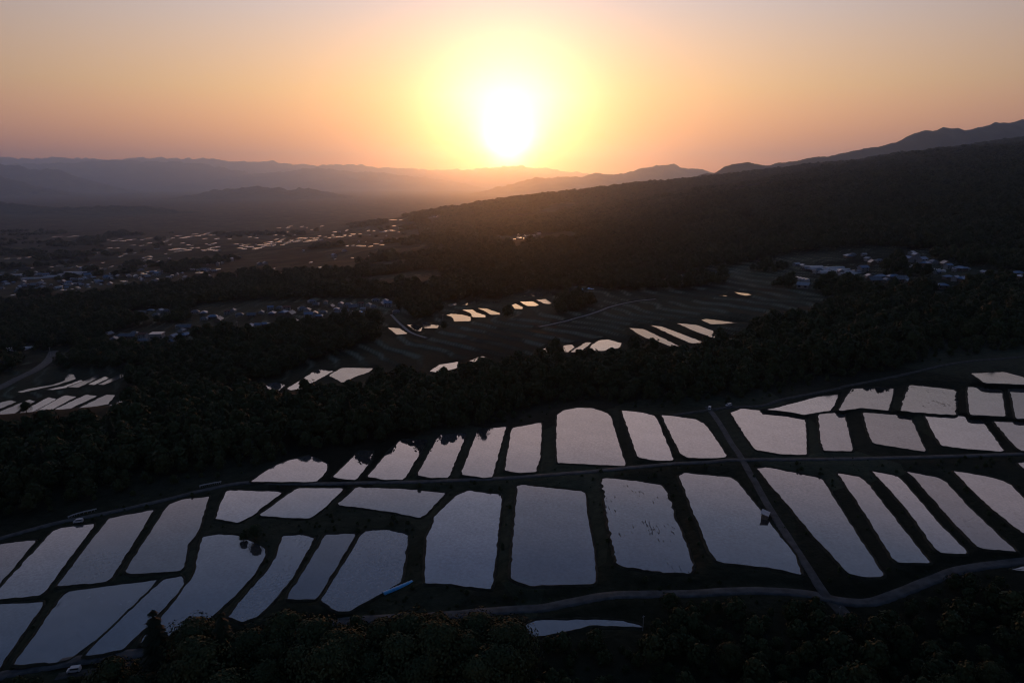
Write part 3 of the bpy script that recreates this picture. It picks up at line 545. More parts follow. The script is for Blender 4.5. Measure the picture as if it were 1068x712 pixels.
# ---------------------------------------------------------------- paddies
def offset_ring(P, d):
    c = P; T = np.roll(c, -1, 0) - np.roll(c, 1, 0); T /= np.linalg.norm(T, axis=1)[:, None] + 1e-9
    area = 0.5 * np.sum(c[:, 0] * np.roll(c[:, 1], -1) - np.roll(c[:, 0], -1) * c[:, 1]); s = 1 if area > 0 else -1
    return c + s * np.reshape(d, (-1, 1)) * np.stack([T[:, 1], -T[:, 0]], 1)
for p in PAD:
    near = p['c'][1] < 420
    P = resample(p['P'], 1.1 if near else 1.8); c = P.mean(0)
    rag = (.25 if near else .45) * (2.2 if p['t'] == 'rough' else 1)
    P = offset_ring(P, (fbm(P[:, 0] / 2.2, P[:, 1] / 2.2, 31, 4) * rag))
    if 0.5 * np.sum(P[:, 0] * np.roll(P[:, 1], -1) - np.roll(P[:, 0], -1) * P[:, 1]) < 0: P = P[::-1].copy()
    root = empty('rice_paddy', (c[0], c[1], p['z'])); tag(root, p['l'], 'rice paddy', p['g'])
    if 'pond' in p['l']: root.name = 'pond'; root['category'] = 'pond'
    wat = mesh('water', [(x - c[0], y - c[1], 0) for x, y in P], [tuple(range(len(P)))], M['water_rough' if p['t'] == 'rough' else 'water_patchy' if p['t'] else 'water' if near else 'water_far'], root)
    hb = .30 if near else .15; wd = .5 if near else .6
    rings = [(offset_ring(P, -.12), -.12), (offset_ring(P, .12), hb * .8), (offset_ring(P, .12 + wd * .5), hb), (offset_ring(P, wd + .4), -.25)]
    n = len(P); V = []; Fq = []
    for q, z in rings:
        zz = z + (fbm(q[:, 0] / 1.6, q[:, 1] / 1.6, 12, 2) * .08 if z > 0 else 0 * q[:, 0]); V += [(a - c[0], b - c[1], k) for (a, b), k in zip(q, zz)]
    for k in range(3):
        for i in range(n):
            j = (i + 1) % n; Fq.append((k * n + i, k * n + j, (k + 1) * n + j, (k + 1) * n + i))
    mesh('bund', V, Fq, M['bund'], root, smooth=True)
for p in FARPAD:
    c = p['P'].mean(0)
    V = [(x - c[0], y - c[1], 0) for x, y in p['P']] + [(x - c[0], y - c[1], -1.2) for x, y in offset_ring(p['P'], 1.5)]; n = len(p['P'])
    o = mesh('rice_paddy', V, [tuple(range(n))] + [(i, (i + 1) % n, n + (i + 1) % n, n + i) for i in range(n)], M['water_far'], loc=(c[0], c[1], p['z']))
    tag(o, {'far paddies of the long glittering row': 'tiny flooded paddy glinting in the long bright row across the valley',
            'far paddies left of the long glittering row': 'tiny glinting paddy just left of the long bright row in the valley',
            'far paddies below the glittering row': 'tiny glinting paddy a little below the long bright row',
            'far paddies in the dark valley floor': 'tiny pale paddy alone in the dark valley floor at the left',
            'far paddies on the slope near the sun': 'tiny bright paddy on the dark slope under the sun',
            'far paddies on the hazy valley floor': 'tiny faint paddy in the hazy far end of the valley',
            'small paddies beside the village': 'small bright paddy beside the right end of the village',
            'small paddies along the far terrace head': 'tiny bright paddy along the upper edge of the far terrace',
            'small paddies at the left below the road': 'small thin paddy at the left edge above the pale road'}[p['g']], 'rice paddy', p['g'])

# ---------------------------------------------------------------- far hills
M['hill'] = noisy('wooded hills', (.03, .035, .02), (.06, .06, .035), .002, bump=.6, bdist=60)
def hills(Y0, W, pts, base=-230, rough=1.0, seed=1, name='mountains'):
    pu = np.array([p[0] for p in pts], float); pv = np.array([p[1] for p in pts], float)
    dx, dy, dz = pix(pu, pv); s = np.linspace((dx / dy)[0], (dx / dy)[-1], 420)
    top = np.interp(s, dx / dy, CAMZ + dz / dy * Y0)
    k = np.ones(5) / 5; top = np.convolve(np.pad(top, 2, 'edge'), k, 'valid')
    e = np.minimum(np.arange(420), np.arange(420)[::-1]) / 30.; e = np.clip(e, 0, 1) ** .7
    t = np.linspace(-1, 1, 61); V = []
    for tt in t:
        y = Y0 + tt * W; prof = (1 - abs(tt) ** 1.15) ** 1.1
        x = s * Y0
        n = fbm(x / (W * .35), np.full_like(x, y / (W * .35)), seed, 5)
        rid = 1 - np.abs(n)
        h = (top - base) * (prof * (1 - .30 * min(1, abs(tt) * 2) * (1 - rid) * 1.2) + .10 * n * min(1, abs(tt) * 3) * prof)
        h = h + fbm(x / (W * .06), np.full_like(x, y / (W * .06)), seed + 9, 4) * (Y0 * .0020) * rough * prof
        V.append(np.column_stack([x, np.full_like(x, y), base + h * e]))
    V = np.concatenate(V); tag(npmesh(name, V, grid_quads(61, 420), M['hill'], smooth=True), kind='structure')
hills(8000, 1900, [(600,200),(640,196),(700,191),(745,180),(757,173),(765,170.5),(785,170),(803,172.5),(835,167),(865,161.5),(917,153.5),(935,147),(955,139.5),(968,136),(980,134.5),(1000,133.5),(1008,135),(1068,124.5),(1200,104),(1330,90)], seed=2)
hills(20000, 3600, [(430,215),(480,205),(537,191.5),(552,187),(560,184),(575,186),(608,184),(617,180.5),(623,179),(631,182.5),(646,182),(665,177),(675,174),(687,172),(702,172),(717,176),(728,175.5),(740,180),(800,190),(900,200)], seed=3)
hills(15000, 2500, [(100,232),(150,212),(175,209.5),(195,207),(212,202),(225,199),(247,197),(262,196),(277,195),(290,196.5),(300,198.5),(318,197),(328,198.5),(337,201),(356,204.5),(378,210),(400,215),(440,225)], seed=4)
hills(7600, 1000, [(-260,205),(-100,208),(0,211),(30,215),(75,217),(112,215.5),(150,215.5),(187,221),(232,226),(281,236),(320,246)], seed=5)
hills(17500, 2400, [(-260,166),(-100,176),(0,184.5),(22,191),(50,199),(90,207),(120,213),(150,226)], seed=6)
hills(23000, 3200, [(-260,168),(-100,170),(0,172),(15,173),(34,177),(56,177),(71,181.5),(90,189),(112,196),(131,202),(161,212),(190,222)], seed=7)
hills(33000, 4500, [(-260,176),(-60,178),(22,171),(48,171.5),(75,170),(112,168),(161,168),(206,170),(225,173.5),(243,177),(270,181.5),(300,179),(318,176),(337,176),(367,179),(400,181),(430,184),(480,190),(530,200)], seed=8)
hills(43000, 5000, [(-300,163),(-100,162),(0,164),(30,166),(60,164),(112,167),(150,164.5),(187,166),(215,165),(243,168.5),(280,168),(300,171),(337,172.5),(370,172),(400,175),(450,177),(490,177),(530,173),(560,175),(600,180),(700,193)], seed=9)

# ---------------------------------------------------------------- trees
def lumpy(center, rad, n, rg, leaf, squash=.8):
    """leaf-sized faces spread in a shell through a lobe"""
    d = rg.normal(size=(n, 3)); d /= np.linalg.norm(d, axis=1)[:, None]
    r = rad * (1 - .35 * rg.random(n) ** 2) * (1 + .10 * np.sin(d[:, 0] * 5 + rad) * np.cos(d[:, 1] * 6))
    p = center + d * r[:, None] * np.array([1, 1, squash])
    nrm = d + rg.normal(size=(n, 3)) * .28; nrm /= np.linalg.norm(nrm, axis=1)[:, None]
    a = np.cross(nrm, rg.normal(size=(n, 3))); a /= np.linalg.norm(a, axis=1)[:, None]; b = np.cross(nrm, a)
    s = leaf * rg.uniform(.55, 1.25, n)[:, None]
    return np.stack([p - a * s - b * s * .55, p + a * s * .9 - b * s * .7, p + a * s + b * s * .6, p - a * s * .8 + b * s * .75], 1)
def core(center, rad, squash, seed):
    V = []; Q = []; nu, nv = 10, 7
    for i in range(nv + 1):
        th = math.pi * i / nv
        for j in range(nu):
            ph = 2 * math.pi * j / nu; d = np.array([math.sin(th) * math.cos(ph), math.sin(th) * math.sin(ph), math.cos(th)])
            k = 1 + .12 * math.sin(3 * ph + seed) * math.sin(2 * th + seed); V.append(center + d * rad * k * np.array([1, 1, squash]))
    V = np.array(V); out = []
    for i in range(nv):
        for j in range(nu): out.append([V[i * nu + j], V[i * nu + (j + 1) % nu], V[(i + 1) * nu + (j + 1) % nu], V[(i + 1) * nu + j]])
    return np.array(out)
def crown_mesh(name, kind, seed, leaves, leaf, H, Wd):
    rg = np.random.default_rng(seed); parts = []
    if kind == 'broad':
        k = rg.integers(9, 14); lob = []
        for i in range(k):
            a = rg.uniform(0, 6.283); r = Wd * rg.uniform(.12, .62) ; z = H * rg.uniform(.38, .92)
            top = 1 - ((z / H - .38) / .62) * .65
            lob.append((np.array([math.cos(a) * r * top, math.sin(a) * r * top, z]), Wd * rg.uniform(.30, .46)))
        for c, r in lob: parts += [lumpy(c, r, int(leaves / k), rg, leaf, .78), core(c, r * .72, .72, seed)]
        parts.append(lumpy(np.array([0, 0, H * .55]), Wd * 1.02, leaves // 8, rg, leaf, H * .42 / Wd))
    else:
        k = 11
        for i in range(k):
            f = i / (k - 1); z = H * (.14 + .84 * f); r = Wd * (1 - f) ** .85 * .95 + .25
            n = int(leaves * (r / Wd) / 5.2) + 20; a = rg.uniform(0, 6.283, n); rr = r * rg.uniform(.35, 1.08, n) * (1 + .12 * np.sin(a * 5 + i)); zz = z - rr * .35 + rg.normal(0, .12 * H / k, n)
            p = np.stack([np.cos(a) * rr, np.sin(a) * rr, zz], 1); out = np.stack([np.cos(a), np.sin(a), np.full(n, -.45)], 1); sd = np.stack([-np.sin(a), np.cos(a), rg.normal(0, .3, n)], 1)
            s = leaf * rg.uniform(.8, 1.7, n)[:, None]
            parts.append(np.stack([p - out * s, p + sd * s * .45, p + out * s * 1.1, p - sd * s * .45], 1))
            parts.append(core(np.array([0, 0, z]), r * .5, .9 * H / k / max(r, .4), i))
    A = np.concatenate(parts); V = A.reshape(-1, 3); Q = np.arange(len(V)).reshape(-1, 4)
    me = bpy.data.meshes.new(name); V = V.astype(np.float32); me.vertices.add(len(V)); me.vertices.foreach_set('co', V.ravel())
    me.loops.add(Q.size); me.loops.foreach_set('vertex_index', Q.astype(np.int32).ravel()); me.polygons.add(len(Q)); me.polygons.foreach_set('loop_start', np.arange(0, Q.size, 4, dtype=np.int32)); me.update(calc_edges=True)
    return me
def trunk_mesh(kind, seed, H, Wd):
    rg = random.Random(seed); b = MB(); lean = (rg.uniform(-.3, .3), rg.uniform(-.3, .3))
    r0 = .03 * H; top = .8 if kind != 'broad' else .55
    b.cyl((0, 0, -1.0), (lean[0], lean[1], H * .3), r0, r0 * .75); b.cyl((lean[0], lean[1], H * .3), (lean[0] * 1.5, lean[1] * 1.5, H * top), r0 * .75, r0 * .3)
    if kind == 'broad':
        for i in range(6):
            a = i * 1.05 + rg.uniform(-.3, .3); z = H * rg.uniform(.24, .42)
            b.cyl((lean[0], lean[1], z), (math.cos(a) * Wd * .6, math.sin(a) * Wd * .6, z + H * rg.uniform(.15, .35)), r0 * .45, r0 * .12, 6)
    me = bpy.data.meshes.new('trunk'); me.from_pydata(b.V, [], b.F); me.materials.append(M['trunk']); return me
TREES = []      # (root, kind)
def make_tree(kind, seed, leaves, leaf, H, Wd):
    nm = 'broadleaf_tree' if kind == 'broad' else 'conifer_tree'
    cm = crown_mesh('crown', kind, seed, leaves, leaf, H, Wd); cm.materials.append(M['leaf' if kind == 'broad' else 'leaf_dark'])
    return dict(n=nm, c=cm, t=trunk_mesh(kind, seed, H, Wd), H=H, W=Wd)
def put_tree(pr, x, y, sc, label, group, sz=1.0):
    z = float(gz_at(x, y)); r = empty(pr['n'], (x, y, z - .1), rng.uniform(0, 6.28)); r.scale = (sc, sc, sc * sz)
    for nm, me in (('trunk', pr['t']), ('crown', pr['c'])):
        o = bpy.data.objects.new(nm, me); col.objects.link(o); o.parent = r
    tag(r, label, 'tree', group); return r
near_b = [make_tree('broad', 10 + i, 12000, .21, 11 + i % 3, 5.4 + .4 * (i % 3)) for i in range(5)]
near_c = [make_tree('conifer', 30 + i, 3600, .42, 15, 3.2) for i in range(2)]
mid_b = [make_tree('broad', 50 + i, 1500, .6, 11 + i % 3, 5.6) for i in range(5)]
mid_c = [make_tree('conifer', 60, 1300, .7, 15, 3.1)]
def inpoly(u, v, P): return poly_dist(np.asarray(u, float), np.asarray(v, float), np.array(P, float)) < 0
def occupied(x, y, m):
    x = np.atleast_1d(np.asarray(x, float)); y = np.atleast_1d(np.asarray(y, float)); bad = np.zeros(x.shape, bool)
    for p in PAD:
        P = p['P']; b0 = P.min(0) - m; b1 = P.max(0) + m; k = (x > b0[0]) & (x < b1[0]) & (y > b0[1]) & (y < b1[1])
        if k.any(): bad[k] |= poly_dist(x[k], y[k], P) < m
    for r in RD:
        S = r['S']; b0 = S.min(0) - m - 4; b1 = S.max(0) + m + 4; k = np.where((x > b0[0]) & (x < b1[0]) & (y > b0[1]) & (y < b1[1]))[0]
        for c in range(0, len(k), 4000):
            kk = k[c:c + 4000]; d = np.sqrt(((x[kk][:, None] - S[None, ::3, 0]) ** 2 + (y[kk][:, None] - S[None, ::3, 1]) ** 2).min(1)); bad[kk] |= d < r['w'] / 2 + m
    return bad
def hexpts(x0, x1, y0, y1, step, jit):
    xs = np.arange(x0, x1, step); yy = np.arange(y0, y1, step * .87); Xa, Ya = np.meshgrid(xs, yy); Xa = Xa + (np.arange(len(yy)) % 2)[:, None] * step / 2
    return (Xa + nrng.uniform(-jit, jit, Xa.shape)).ravel(), (Ya + nrng.uniform(-jit, jit, Xa.shape)).ravel()
CM = np.zeros((720, 1240), bool); CMR = np.zeros((720, 1240), bool)         # where a crown would stand before a thing the photograph shows
def stamp(M_, P):
    P = np.asarray(P, float) + (80, 0); x0, y0 = np.floor(P.min(0)).astype(int) - 1; x1, y1 = np.ceil(P.max(0)).astype(int) + 2
    x0, y0 = max(x0, 0), max(y0, 0); x1, y1 = min(x1, 1240), min(y1, 720)
    if x1 <= x0 or y1 <= y0: return
    A, B = np.meshgrid(np.arange(x0, x1), np.arange(y0, y1)); M_[y0:y1, x0:x1] |= poly_dist(A.astype(float), B.astype(float), P) < .6
for (g_, l_, t_, pts_), p_ in zip(FIELDS, PAD):
    if p_['c'][1] > 420 or g_ == TOP or g_ == UP:
        if 'tree tops' in l_ and p_['c'][1] > 420 or 'behind tree' in l_ or 'among tree' in l_: continue
        stamp(CM, pts_)
for p_ in FARPAD:
    u_, v_ = project(p_['P'][:, 0], p_['P'][:, 1], p_['z']); stamp(CM, np.stack([u_, v_], 1))
for r_ in RD:
    if r_['n'] == 'country_road':
        u_, v_ = project(r_['S'][:, 0], r_['S'][:, 1], r_['z'])
        for a_, b_ in zip(u_, v_):
            if -70 < a_ < 1150: CM[max(int(b_) - 1, 0):int(b_) + 2, int(a_) + 79:int(a_) + 82] = True
for (g_, l_, t_, pts_) in FIELDS:
    if 'pond' in l_ or 'water sliver' in l_: stamp(CM, pts_)
for r_ in RD:
    if r_['n'] == 'road':
        u_, v_ = project(r_['S'][:, 0], r_['S'][:, 1], r_['z'])
        for a_, b_ in zip(u_, v_):
            if 540 < a_ < 1140 and b_ < 716: CM[max(int(b_) - 2, 0):int(b_) + 3, int(a_) + 79:int(a_) + 82] = True
def hides(x, y, z, H, W_):
    n = np.zeros(len(x)); k = 0
    for h in (.12, .35, .6, .88):
        for w in (-.6, 0, .6):
            u, v = project(x + w * W_, y, z + H * h); ui = np.clip(np.round(u).astype(int) + 80, 0, 1239); vi = np.clip(np.round(v).astype(int), 0, 719); n += CM[vi, ui]; k += 1
    return n > 0
# foreground wood: bases in photograph pixels
FG_TREE = [(120,745),(170,722),(205,712),(290,722),(325,730),(385,735),(420,730),(455,722),(490,722),(520,735),(150,760),(185,748),(215,738),(238,716),(262,712),(300,700),(330,706),(362,722),(400,708),(430,700),(462,694),(500,696),(530,712),(560,735),(600,745),(640,742),(690,745),(345,745),(280,745),(440,745),(500,748),(240,770),(400,775),(320,790),(560,780),(470,790),(640,785),
 (725,755),(780,740),(820,750),(760,700),(800,790),(870,770),(900,730),(940,745),(985,735),(1030,720),(1060,745),(700,800),(900,800),(980,790),(1060,800),(130,800),(200,800)]
FG_NAMES = {13: 'pointed conifer rising before the long curved paddy at the lower left', 15: 'round crown standing against the foot of the narrow slanting paddy',
            16: 'broad round crown whose top overlaps the paddy left of the blue sheet', 19: 'rounded crown just below the bright blue sheet', 20: 'pale green crown below the big grey paddy with the bulging side'}
for i, (u, v) in enumerate(FG_TREE):
    gx, gy, gz = ground_at(u, v); con = i in (13, 1, 44)
    pr = (near_c if con else near_b)[i % (2 if con else 5)]
    fsp = [(160, 'at the lower left corner by the road'), (215, 'under the streaked paddy'), (260, 'under the long curved paddy'), (310, 'under the rippled slanting paddy'), (360, 'under the narrow slanting paddy'), (410, 'under the pointed paddy'), (455, 'just below the bright blue sheet'), (500, 'under the big grey paddy'), (560, 'left of the leaf-shaped pond'), (640, 'below the leaf-shaped pond'), (700, 'below the pointed end of the pond'),
           (770, 'in the scrub below the large plain paddy'), (850, 'in the scrub left of the small spur track'), (920, 'in the scrub right of the small spur track'), (990, 'in the scrub below the bend of the lower road'), (5000, 'in the scrub at the lower right corner')]
    fw = next(w_ for k_, w_ in fsp if u < k_); fr_row = 'front' if v < 725 else 'second' if v < 755 else 'lowest'
    lab = FG_NAMES.get(i, ('dark leafy tree in the ' + fr_row + ' row ' + fw) if 'scrub' not in fw else 'dark leafy tree ' + fw + ', ' + fr_row + ' row')
    if con and i != 13: lab = 'dark conifer in the ' + fr_row + ' row ' + fw
    put_tree(pr, float(gx), float(gy), rng.uniform(1.15, 1.45) if u < 550 else rng.uniform(.5, .6) if u < 700 and v < 770 else rng.uniform(.55, .85), lab, 'trees of the foreground wood')
tr = near_b[1]
gx, gy, gz = ground_at(266, 561); put_tree(tr, float(gx), float(gy), .47, 'lone dark tree between the small pink paddy and the long curved paddy', None)
gx, gy, gz = ground_at(254, 562); put_tree(near_b[3], float(gx), float(gy), .3, 'low bushy tree right beside the lone tree on its left', None)
gx, gy, gz = ground_at(28, 432); put_tree(near_b[2], float(gx), float(gy), .6, 'small round tree at the foot of the lower valley paddies', None)
# the belt of wood behind the terrace: the ones that show largest are things, the rest one mass
BELT = [(-60,572),(0,548),(60,533),(119,521),(167,510),(208,500),(250,494),(262,492),(330,470),(360,466),(375,462),(400,462),(430,456),(470,450),(500,444),(540,442),(575,436),(582,425),(620,419),(650,424),(690,427),(735,424),(800,418),(872,400),(930,386),(1000,372),(1120,360),
        (1200,330),(1120,322),(1000,325),(900,338),(860,345),(820,358),(760,374),(700,380),(620,384),(560,388),(520,392),(440,402),(380,408),(300,418),(260,424),(200,438),(160,448),(60,452),(0,462),(-60,470)]
xb, yb = hexpts(-420, 560, 180, 760, 7.6, 2.2); zb = gz_at(xb, yb); ub, vb = project(xb, yb, zb)
ok = inpoly(ub, vb, BELT) & ~occupied(xb, yb, 5.5) & (np.abs(ub - 534) < 640); xb, yb, ub, vb = xb[ok], yb[ok], ub[ok], vb[ok]
# size shown: near first, but keep the front edges
mirror = [p for p in PAD if p['g'] == UP and ('reflection' in p['l'] or 'mirrored' in p['l'] or 'fourth from the left' in p['l'])]
clean = [p for p in PAD if p['c'][1] < 420 and not any(p is q for q in mirror)]
dcl = np.full(len(xb), 1e3)
for p in clean: dcl = np.minimum(dcl, poly_dist(xb, yb, p['P']))
dmi = np.full(len(xb), 1e3)
for p in mirror: dmi = np.minimum(dmi, poly_dist(xb, yb, p['P']))
tall = np.clip((dcl - 8) / 36., .18, 1.0) * np.where(dmi < 16, .75, 1.0) * np.where((ub > 960) & (dcl < 70), .45, 1.0); hid = hides(xb, yb, gz_at(xb, yb), 12 * tall, 5.5 * tall)
xb, yb, ub, vb, tall = xb[~hid], yb[~hid], ub[~hid], vb[~hid], tall[~hid]
order = np.argsort(np.hypot(xb, yb) / tall ** 1.2); fr = order[:235]; rest = order[235:]
SEEN = {}
for i in fr:
    con = rng.random() < .05; pr = mid_c[0] if con else rng.choice(mid_b)
    u = ub[i]
    spots_ = [(20, 'at the picture edge left of the guard rail'), (60, 'left of the white guard rail'), (110, 'above the white guard rail'), (150, 'above the slanting pointed paddy'), (200, 'behind the bend of the western track'), (250, 'beside the short guard rail'),
              (300, 'behind the leftmost half-dark paddy'), (340, 'behind the paddy with jagged reflections'), (385, 'behind the third paddy above the lane'), (430, 'behind the fourth paddy above the lane'), (480, 'behind the fifth paddy above the lane'), (530, 'behind the paddy with the leafy reflection'),
              (580, 'just left of the big round-topped paddy'), (640, 'behind the big round-topped paddy'), (700, 'behind the two slanting paddies by the crossing lane'), (770, 'at the head of the crossing lane'), (830, 'above the wedge-shaped paddy'), (900, 'above the four-sided paddy of the top row'), (970, 'above the paddy with seedling marks'), (2000, 'above the right end of the top row')]
    where = next(w_ for k_, w_ in spots_ if u < k_); rank = SEEN.setdefault(where, 0); SEEN[where] += 1
    edge = 'at the wood edge ' if rank < 5 else 'within the wood ' if rank < 12 else 'deep in the wood '
    sc_ = rng.uniform(.75, 1.1) * tall[i]
    kind_ = 'dark pointed conifer ' if con else ('low dark bush-like tree ' if tall[i] < .5 else 'tall round-crowned tree ' if sc_ > .95 else 'dark round-crowned tree ')
    put_tree(pr, float(xb[i]), float(yb[i]), sc_, kind_ + edge + where, 'trees of the wood belt behind the terrace', rng.uniform(.9, 1.15))
WOODPTS = [(xb[rest], yb[rest], tall[rest])]
# woods farther off
CLEAR = [ [(-60,258),(60,262),(200,262),(420,262),(420,226),(200,236),(-60,236)],                       # hazy valley floor
          [(-60,296),(0,296),(130,280),(210,282),(235,275),(260,290),(225,290),(120,305),(20,318),(-60,318)],   # town at the left
          [(196,345),(205,318),(250,314),(410,310),(412,330),(330,338),(290,346),(215,350)],                      # village
          [(100,352),(150,338),(240,336),(250,350),(150,362)],[(-40,400),(0,390),(30,370),(60,362),(70,376),(20,420),(-40,420)],
          [(390,382),(300,384),(370,366),(400,340),(430,332),(520,318),(560,300),(640,290),(760,278),(840,262),(900,258),(1010,262),(1040,285),(1040,296),(960,298),(900,300),(880,325),(850,345),(800,352),(775,366),(700,372),(640,374),(560,376),(540,386),(440,392)],
          [(520,246),(600,242),(600,252),(520,254)], [(800,400),(860,380),(940,352),(1120,340),(1120,362),(1000,374),(930,386),(860,402)] ]
def scatter(x0, x1, y0, y1, step, sc, thin=1.0, vmin=0):
    x, y = hexpts(x0, x1, y0, y1, step, step * .3); z = base_z(x, y) if y0 > 1500 else gz_at(x, y); u, v = project(x, y, z)
    ok = (np.abs(u - 534) < 680) & (v > vmin)
    ok &= ~inpoly(u, v, BELT)
    ncl = fbm(x / 160, y / 160, 77, 3)
    for P in CLEAR: ok &= ~(inpoly(u, v, P) & (ncl < .45))
    ok &= ~((u < 430 + (v - 225) * .5) & (v < 300) & (ncl < .28))
    ok &= ~((u < 300) & (v < 262) & (ncl < .4))
    ok &= ~((y > 1500) & (fbm(x / 300 + 9, y / 300, 123, 3) > .78))
    ok &= ~((v > 380) & ~((u < 330) & (v < 470)))
    x, y = x[ok], y[ok]; b = occupied(x, y, step * .5 + 2 + (9 if y0 < 700 else 3)) if y0 < 1400 else np.zeros(x.shape, bool); x, y = x[~b], y[~b]
    if FARPAD:
        bad = np.zeros(x.shape, bool)
        for p in FARPAD:
            b0 = p['P'].min(0) - (8, 60 if p['c'][1] > 900 else 14); b1 = p['P'].max(0) + (8, 10); bad |= (x > b0[0]) & (x < b1[0]) & (y > b0[1]) & (y < b1[1])
        x, y = x[~bad], y[~bad]
    for hx, hy in HOUSE_XY:
        pass
    hd = hides(x, y, gz_at(x, y), 12 * sc, 5.5 * sc); x, y = x[~hd], y[~hd]
    WOODPTS.append((x, y, np.full(len(x), sc)))
HOUSE_XY = []
scatter(-700, 900, 340, 800, 9.0, .95)
scatter(-1200, 1300, 800, 1400, 12.5, 1.25)
scatter(-2000, 2100, 1400, 2400, 19, 1.9)
scatter(-3400, 3900, 2400, 4600, 32, 2.9)

# low scrub on the banks and below the road
def scrub(x0, x1, y0, y1, step, P, smin, smax, keep):
    x, y = hexpts(x0, x1, y0, y1, step, step * .45); z = gz_at(x, y); u, v = project(x, y, z); ok = inpoly(u, v, P) & (nrng.random(len(x)) < keep); x, y = x[ok], y[ok]
    b = occupied(x, y, 1.2); x, y = x[~b], y[~b]; hb_ = hides(x, y, gz_at(x, y), 12 * smax * .75, 5 * smax * .75) & (smax > .2); x, y = x[~hb_], y[~hb_]; WOODPTS.append((x, y, nrng.uniform(smin, smax, len(x)) ** 1.0))
scrub(-220, 330, 90, 260, 4.0, [(-60,735),(146,700),(330,668),(540,650),(545,672),(670,668),(690,632),(770,628),(850,634),(900,648),(1000,610),(1140,596),(1140,900),(-60,900)], .18, .55, .9)
scrub(-160, 330, 150, 420, 3.0, [(-60,560),(120,520),(280,498),(600,488),(1140,466),(1140,610),(870,640),(700,628),(540,640),(-60,720)], .04, .15, .42)
# ---------------------------------------------------------------- houses
M['wall_pale'] = noisy('pale plaster', (.18, .185, .185), (.28, .285, .28), 1.5, rough=.8)
M['wall_dark'] = noisy('brown boards', (.10, .08, .06), (.17, .14, .11), 1.5, rough=.8)
M['roof_blue'] = noisy('blue metal roofing', (.05, .12, .21), (.09, .17, .28), .8, rough=.38, spec=.6)
M['roof_grey'] = noisy('grey glazed tiles', (.05, .065, .08), (.12, .14, .165), 1.0, rough=.42, spec=.5)
M['roof_red'] = noisy('rust-brown roofing', (.12, .06, .045), (.20, .10, .07), 1.0, rough=.5)
M['roof_pale'] = noisy('pale metal roofing', (.20, .23, .26), (.30, .33, .36), .7, rough=.35, spec=.5)
M['glass'] = pmat('window glass', (.03, .035, .04), .08, .6)
M['door'] = pmat('door', (.12, .10, .09), .6)
M['plastic'] = noisy('greenhouse film', (.30, .32, .34), (.42, .44, .46), .5, rough=.3, spec=.5)
M['white_paint'] = pmat('white paint', (.40, .41, .42), .35, .5); M['rubber'] = pmat('rubber', (.03, .03, .03), .8); M['steel'] = pmat('galvanised steel', (.45, .46, .47), .45, .5, .6)
M['blue_sheet'] = noisy('blue sheet', (.03, .26, .52), (.06, .36, .62), .8, rough=.45, spec=.4)
M['pole'] = pmat('concrete pole', (.30, .30, .29), .8)
def house(name, wl, wd, hh, rh, wall, roof, hip=False, two=False):
    root = empty(name)
    b = MB().box(-wl/2, wl/2, -wd/2, wd/2, -1.5, hh)
    if not hip:
        b.poly([(-wl/2, -wd/2, hh), (-wl/2, wd/2, hh), (-wl/2, 0, hh+rh)][::-1]); b.poly([(wl/2, -wd/2, hh), (wl/2, wd/2, hh), (wl/2, 0, hh+rh)])
    b.build('wall', M[wall], root)
    ov = .7; k = rh / (wd/2); z0 = hh - ov * k + .12; a = wl/2 + (ov * .7); c = wd/2 + ov; i = 0 if not hip else wl * .28
    r = MB()
    for dz in (0,):
        rt = [(-a, -c, z0), (a, -c, z0), (a, c, z0), (-a, c, z0), (-a+i, 0, hh+rh+.12), (a-i, 0, hh+rh+.12)]; n = len(r.V)
        r.V += rt + [(x, y, z - .18) for x, y, z in rt]
        for f in ((0,1,5,4), (2,3,4,5), (1,2,5), (3,0,4)):
            if hip or len(f) == 4: r.F.append(tuple(n+q for q in f))
            r.F.append(tuple(n+6+q for q in reversed(f))) if (hip or len(f) == 4) else None
        for p, q in ((0,1), (1,2), (2,3), (3,0)) if hip else ((0,1), (2,3), (1,5), (5,2), (3,4), (4,0)): r.F.append((n+p, n+6+p, n+6+q, n+q))
    rf = r.build('roof', M[roof], root)
    MB().box(-(a-i)+.05, (a-i)-.05, -.18, .18, hh+rh+.08, hh+rh+.32).build('ridge_cap', M[roof], rf)
    for s in (-1, 1):
        for x in (-wl*.28, wl*.26):
            MB().box(x-.8, x+.8, s*(wd/2+.03)-.04, s*(wd/2+.03)+.04, .9, 2.1).build('window', M['glass'], root)
        if two:
            for x in (-wl*.28, wl*.26): MB().box(x-.7, x+.7, s*(wd/2+.03)-.04, s*(wd/2+.03)+.04, 3.6, 4.7).build('window', M['glass'], root)
    MB().box(-.45, .45, -wd/2-.08, -wd/2+.02, 0, 2.05).build('door', M['door'], root)
    return root
HP = []
for i, (wl, wd, hh, rh, wl_, rf_, hip, two) in enumerate([(11, 7.5, 3.0, 2.2, 'wall_pale', 'roof_grey', True, False), (10, 7, 5.4, 1.9, 'wall_pale', 'roof_blue', False, True), (13, 8, 3.2, 2.8, 'wall_dark', 'roof_grey', False, False),
    (9, 6.5, 5.2, 1.6, 'wall_pale', 'roof_red', False, True), (12, 8, 3.4, 1.8, 'wall_dark', 'roof_blue', True, False), (8, 6, 2.8, 1.5, 'wall_pale', 'roof_pale', False, False)]):
    HP.append(dict(r=house('house', wl, wd, hh, rh, wl_, rf_, hip, two), used=False, c=['grey hipped roof', 'blue gabled roof', 'long grey gabled roof', 'rust-brown roof', 'blue hipped roof', 'pale metal roof'][i]))
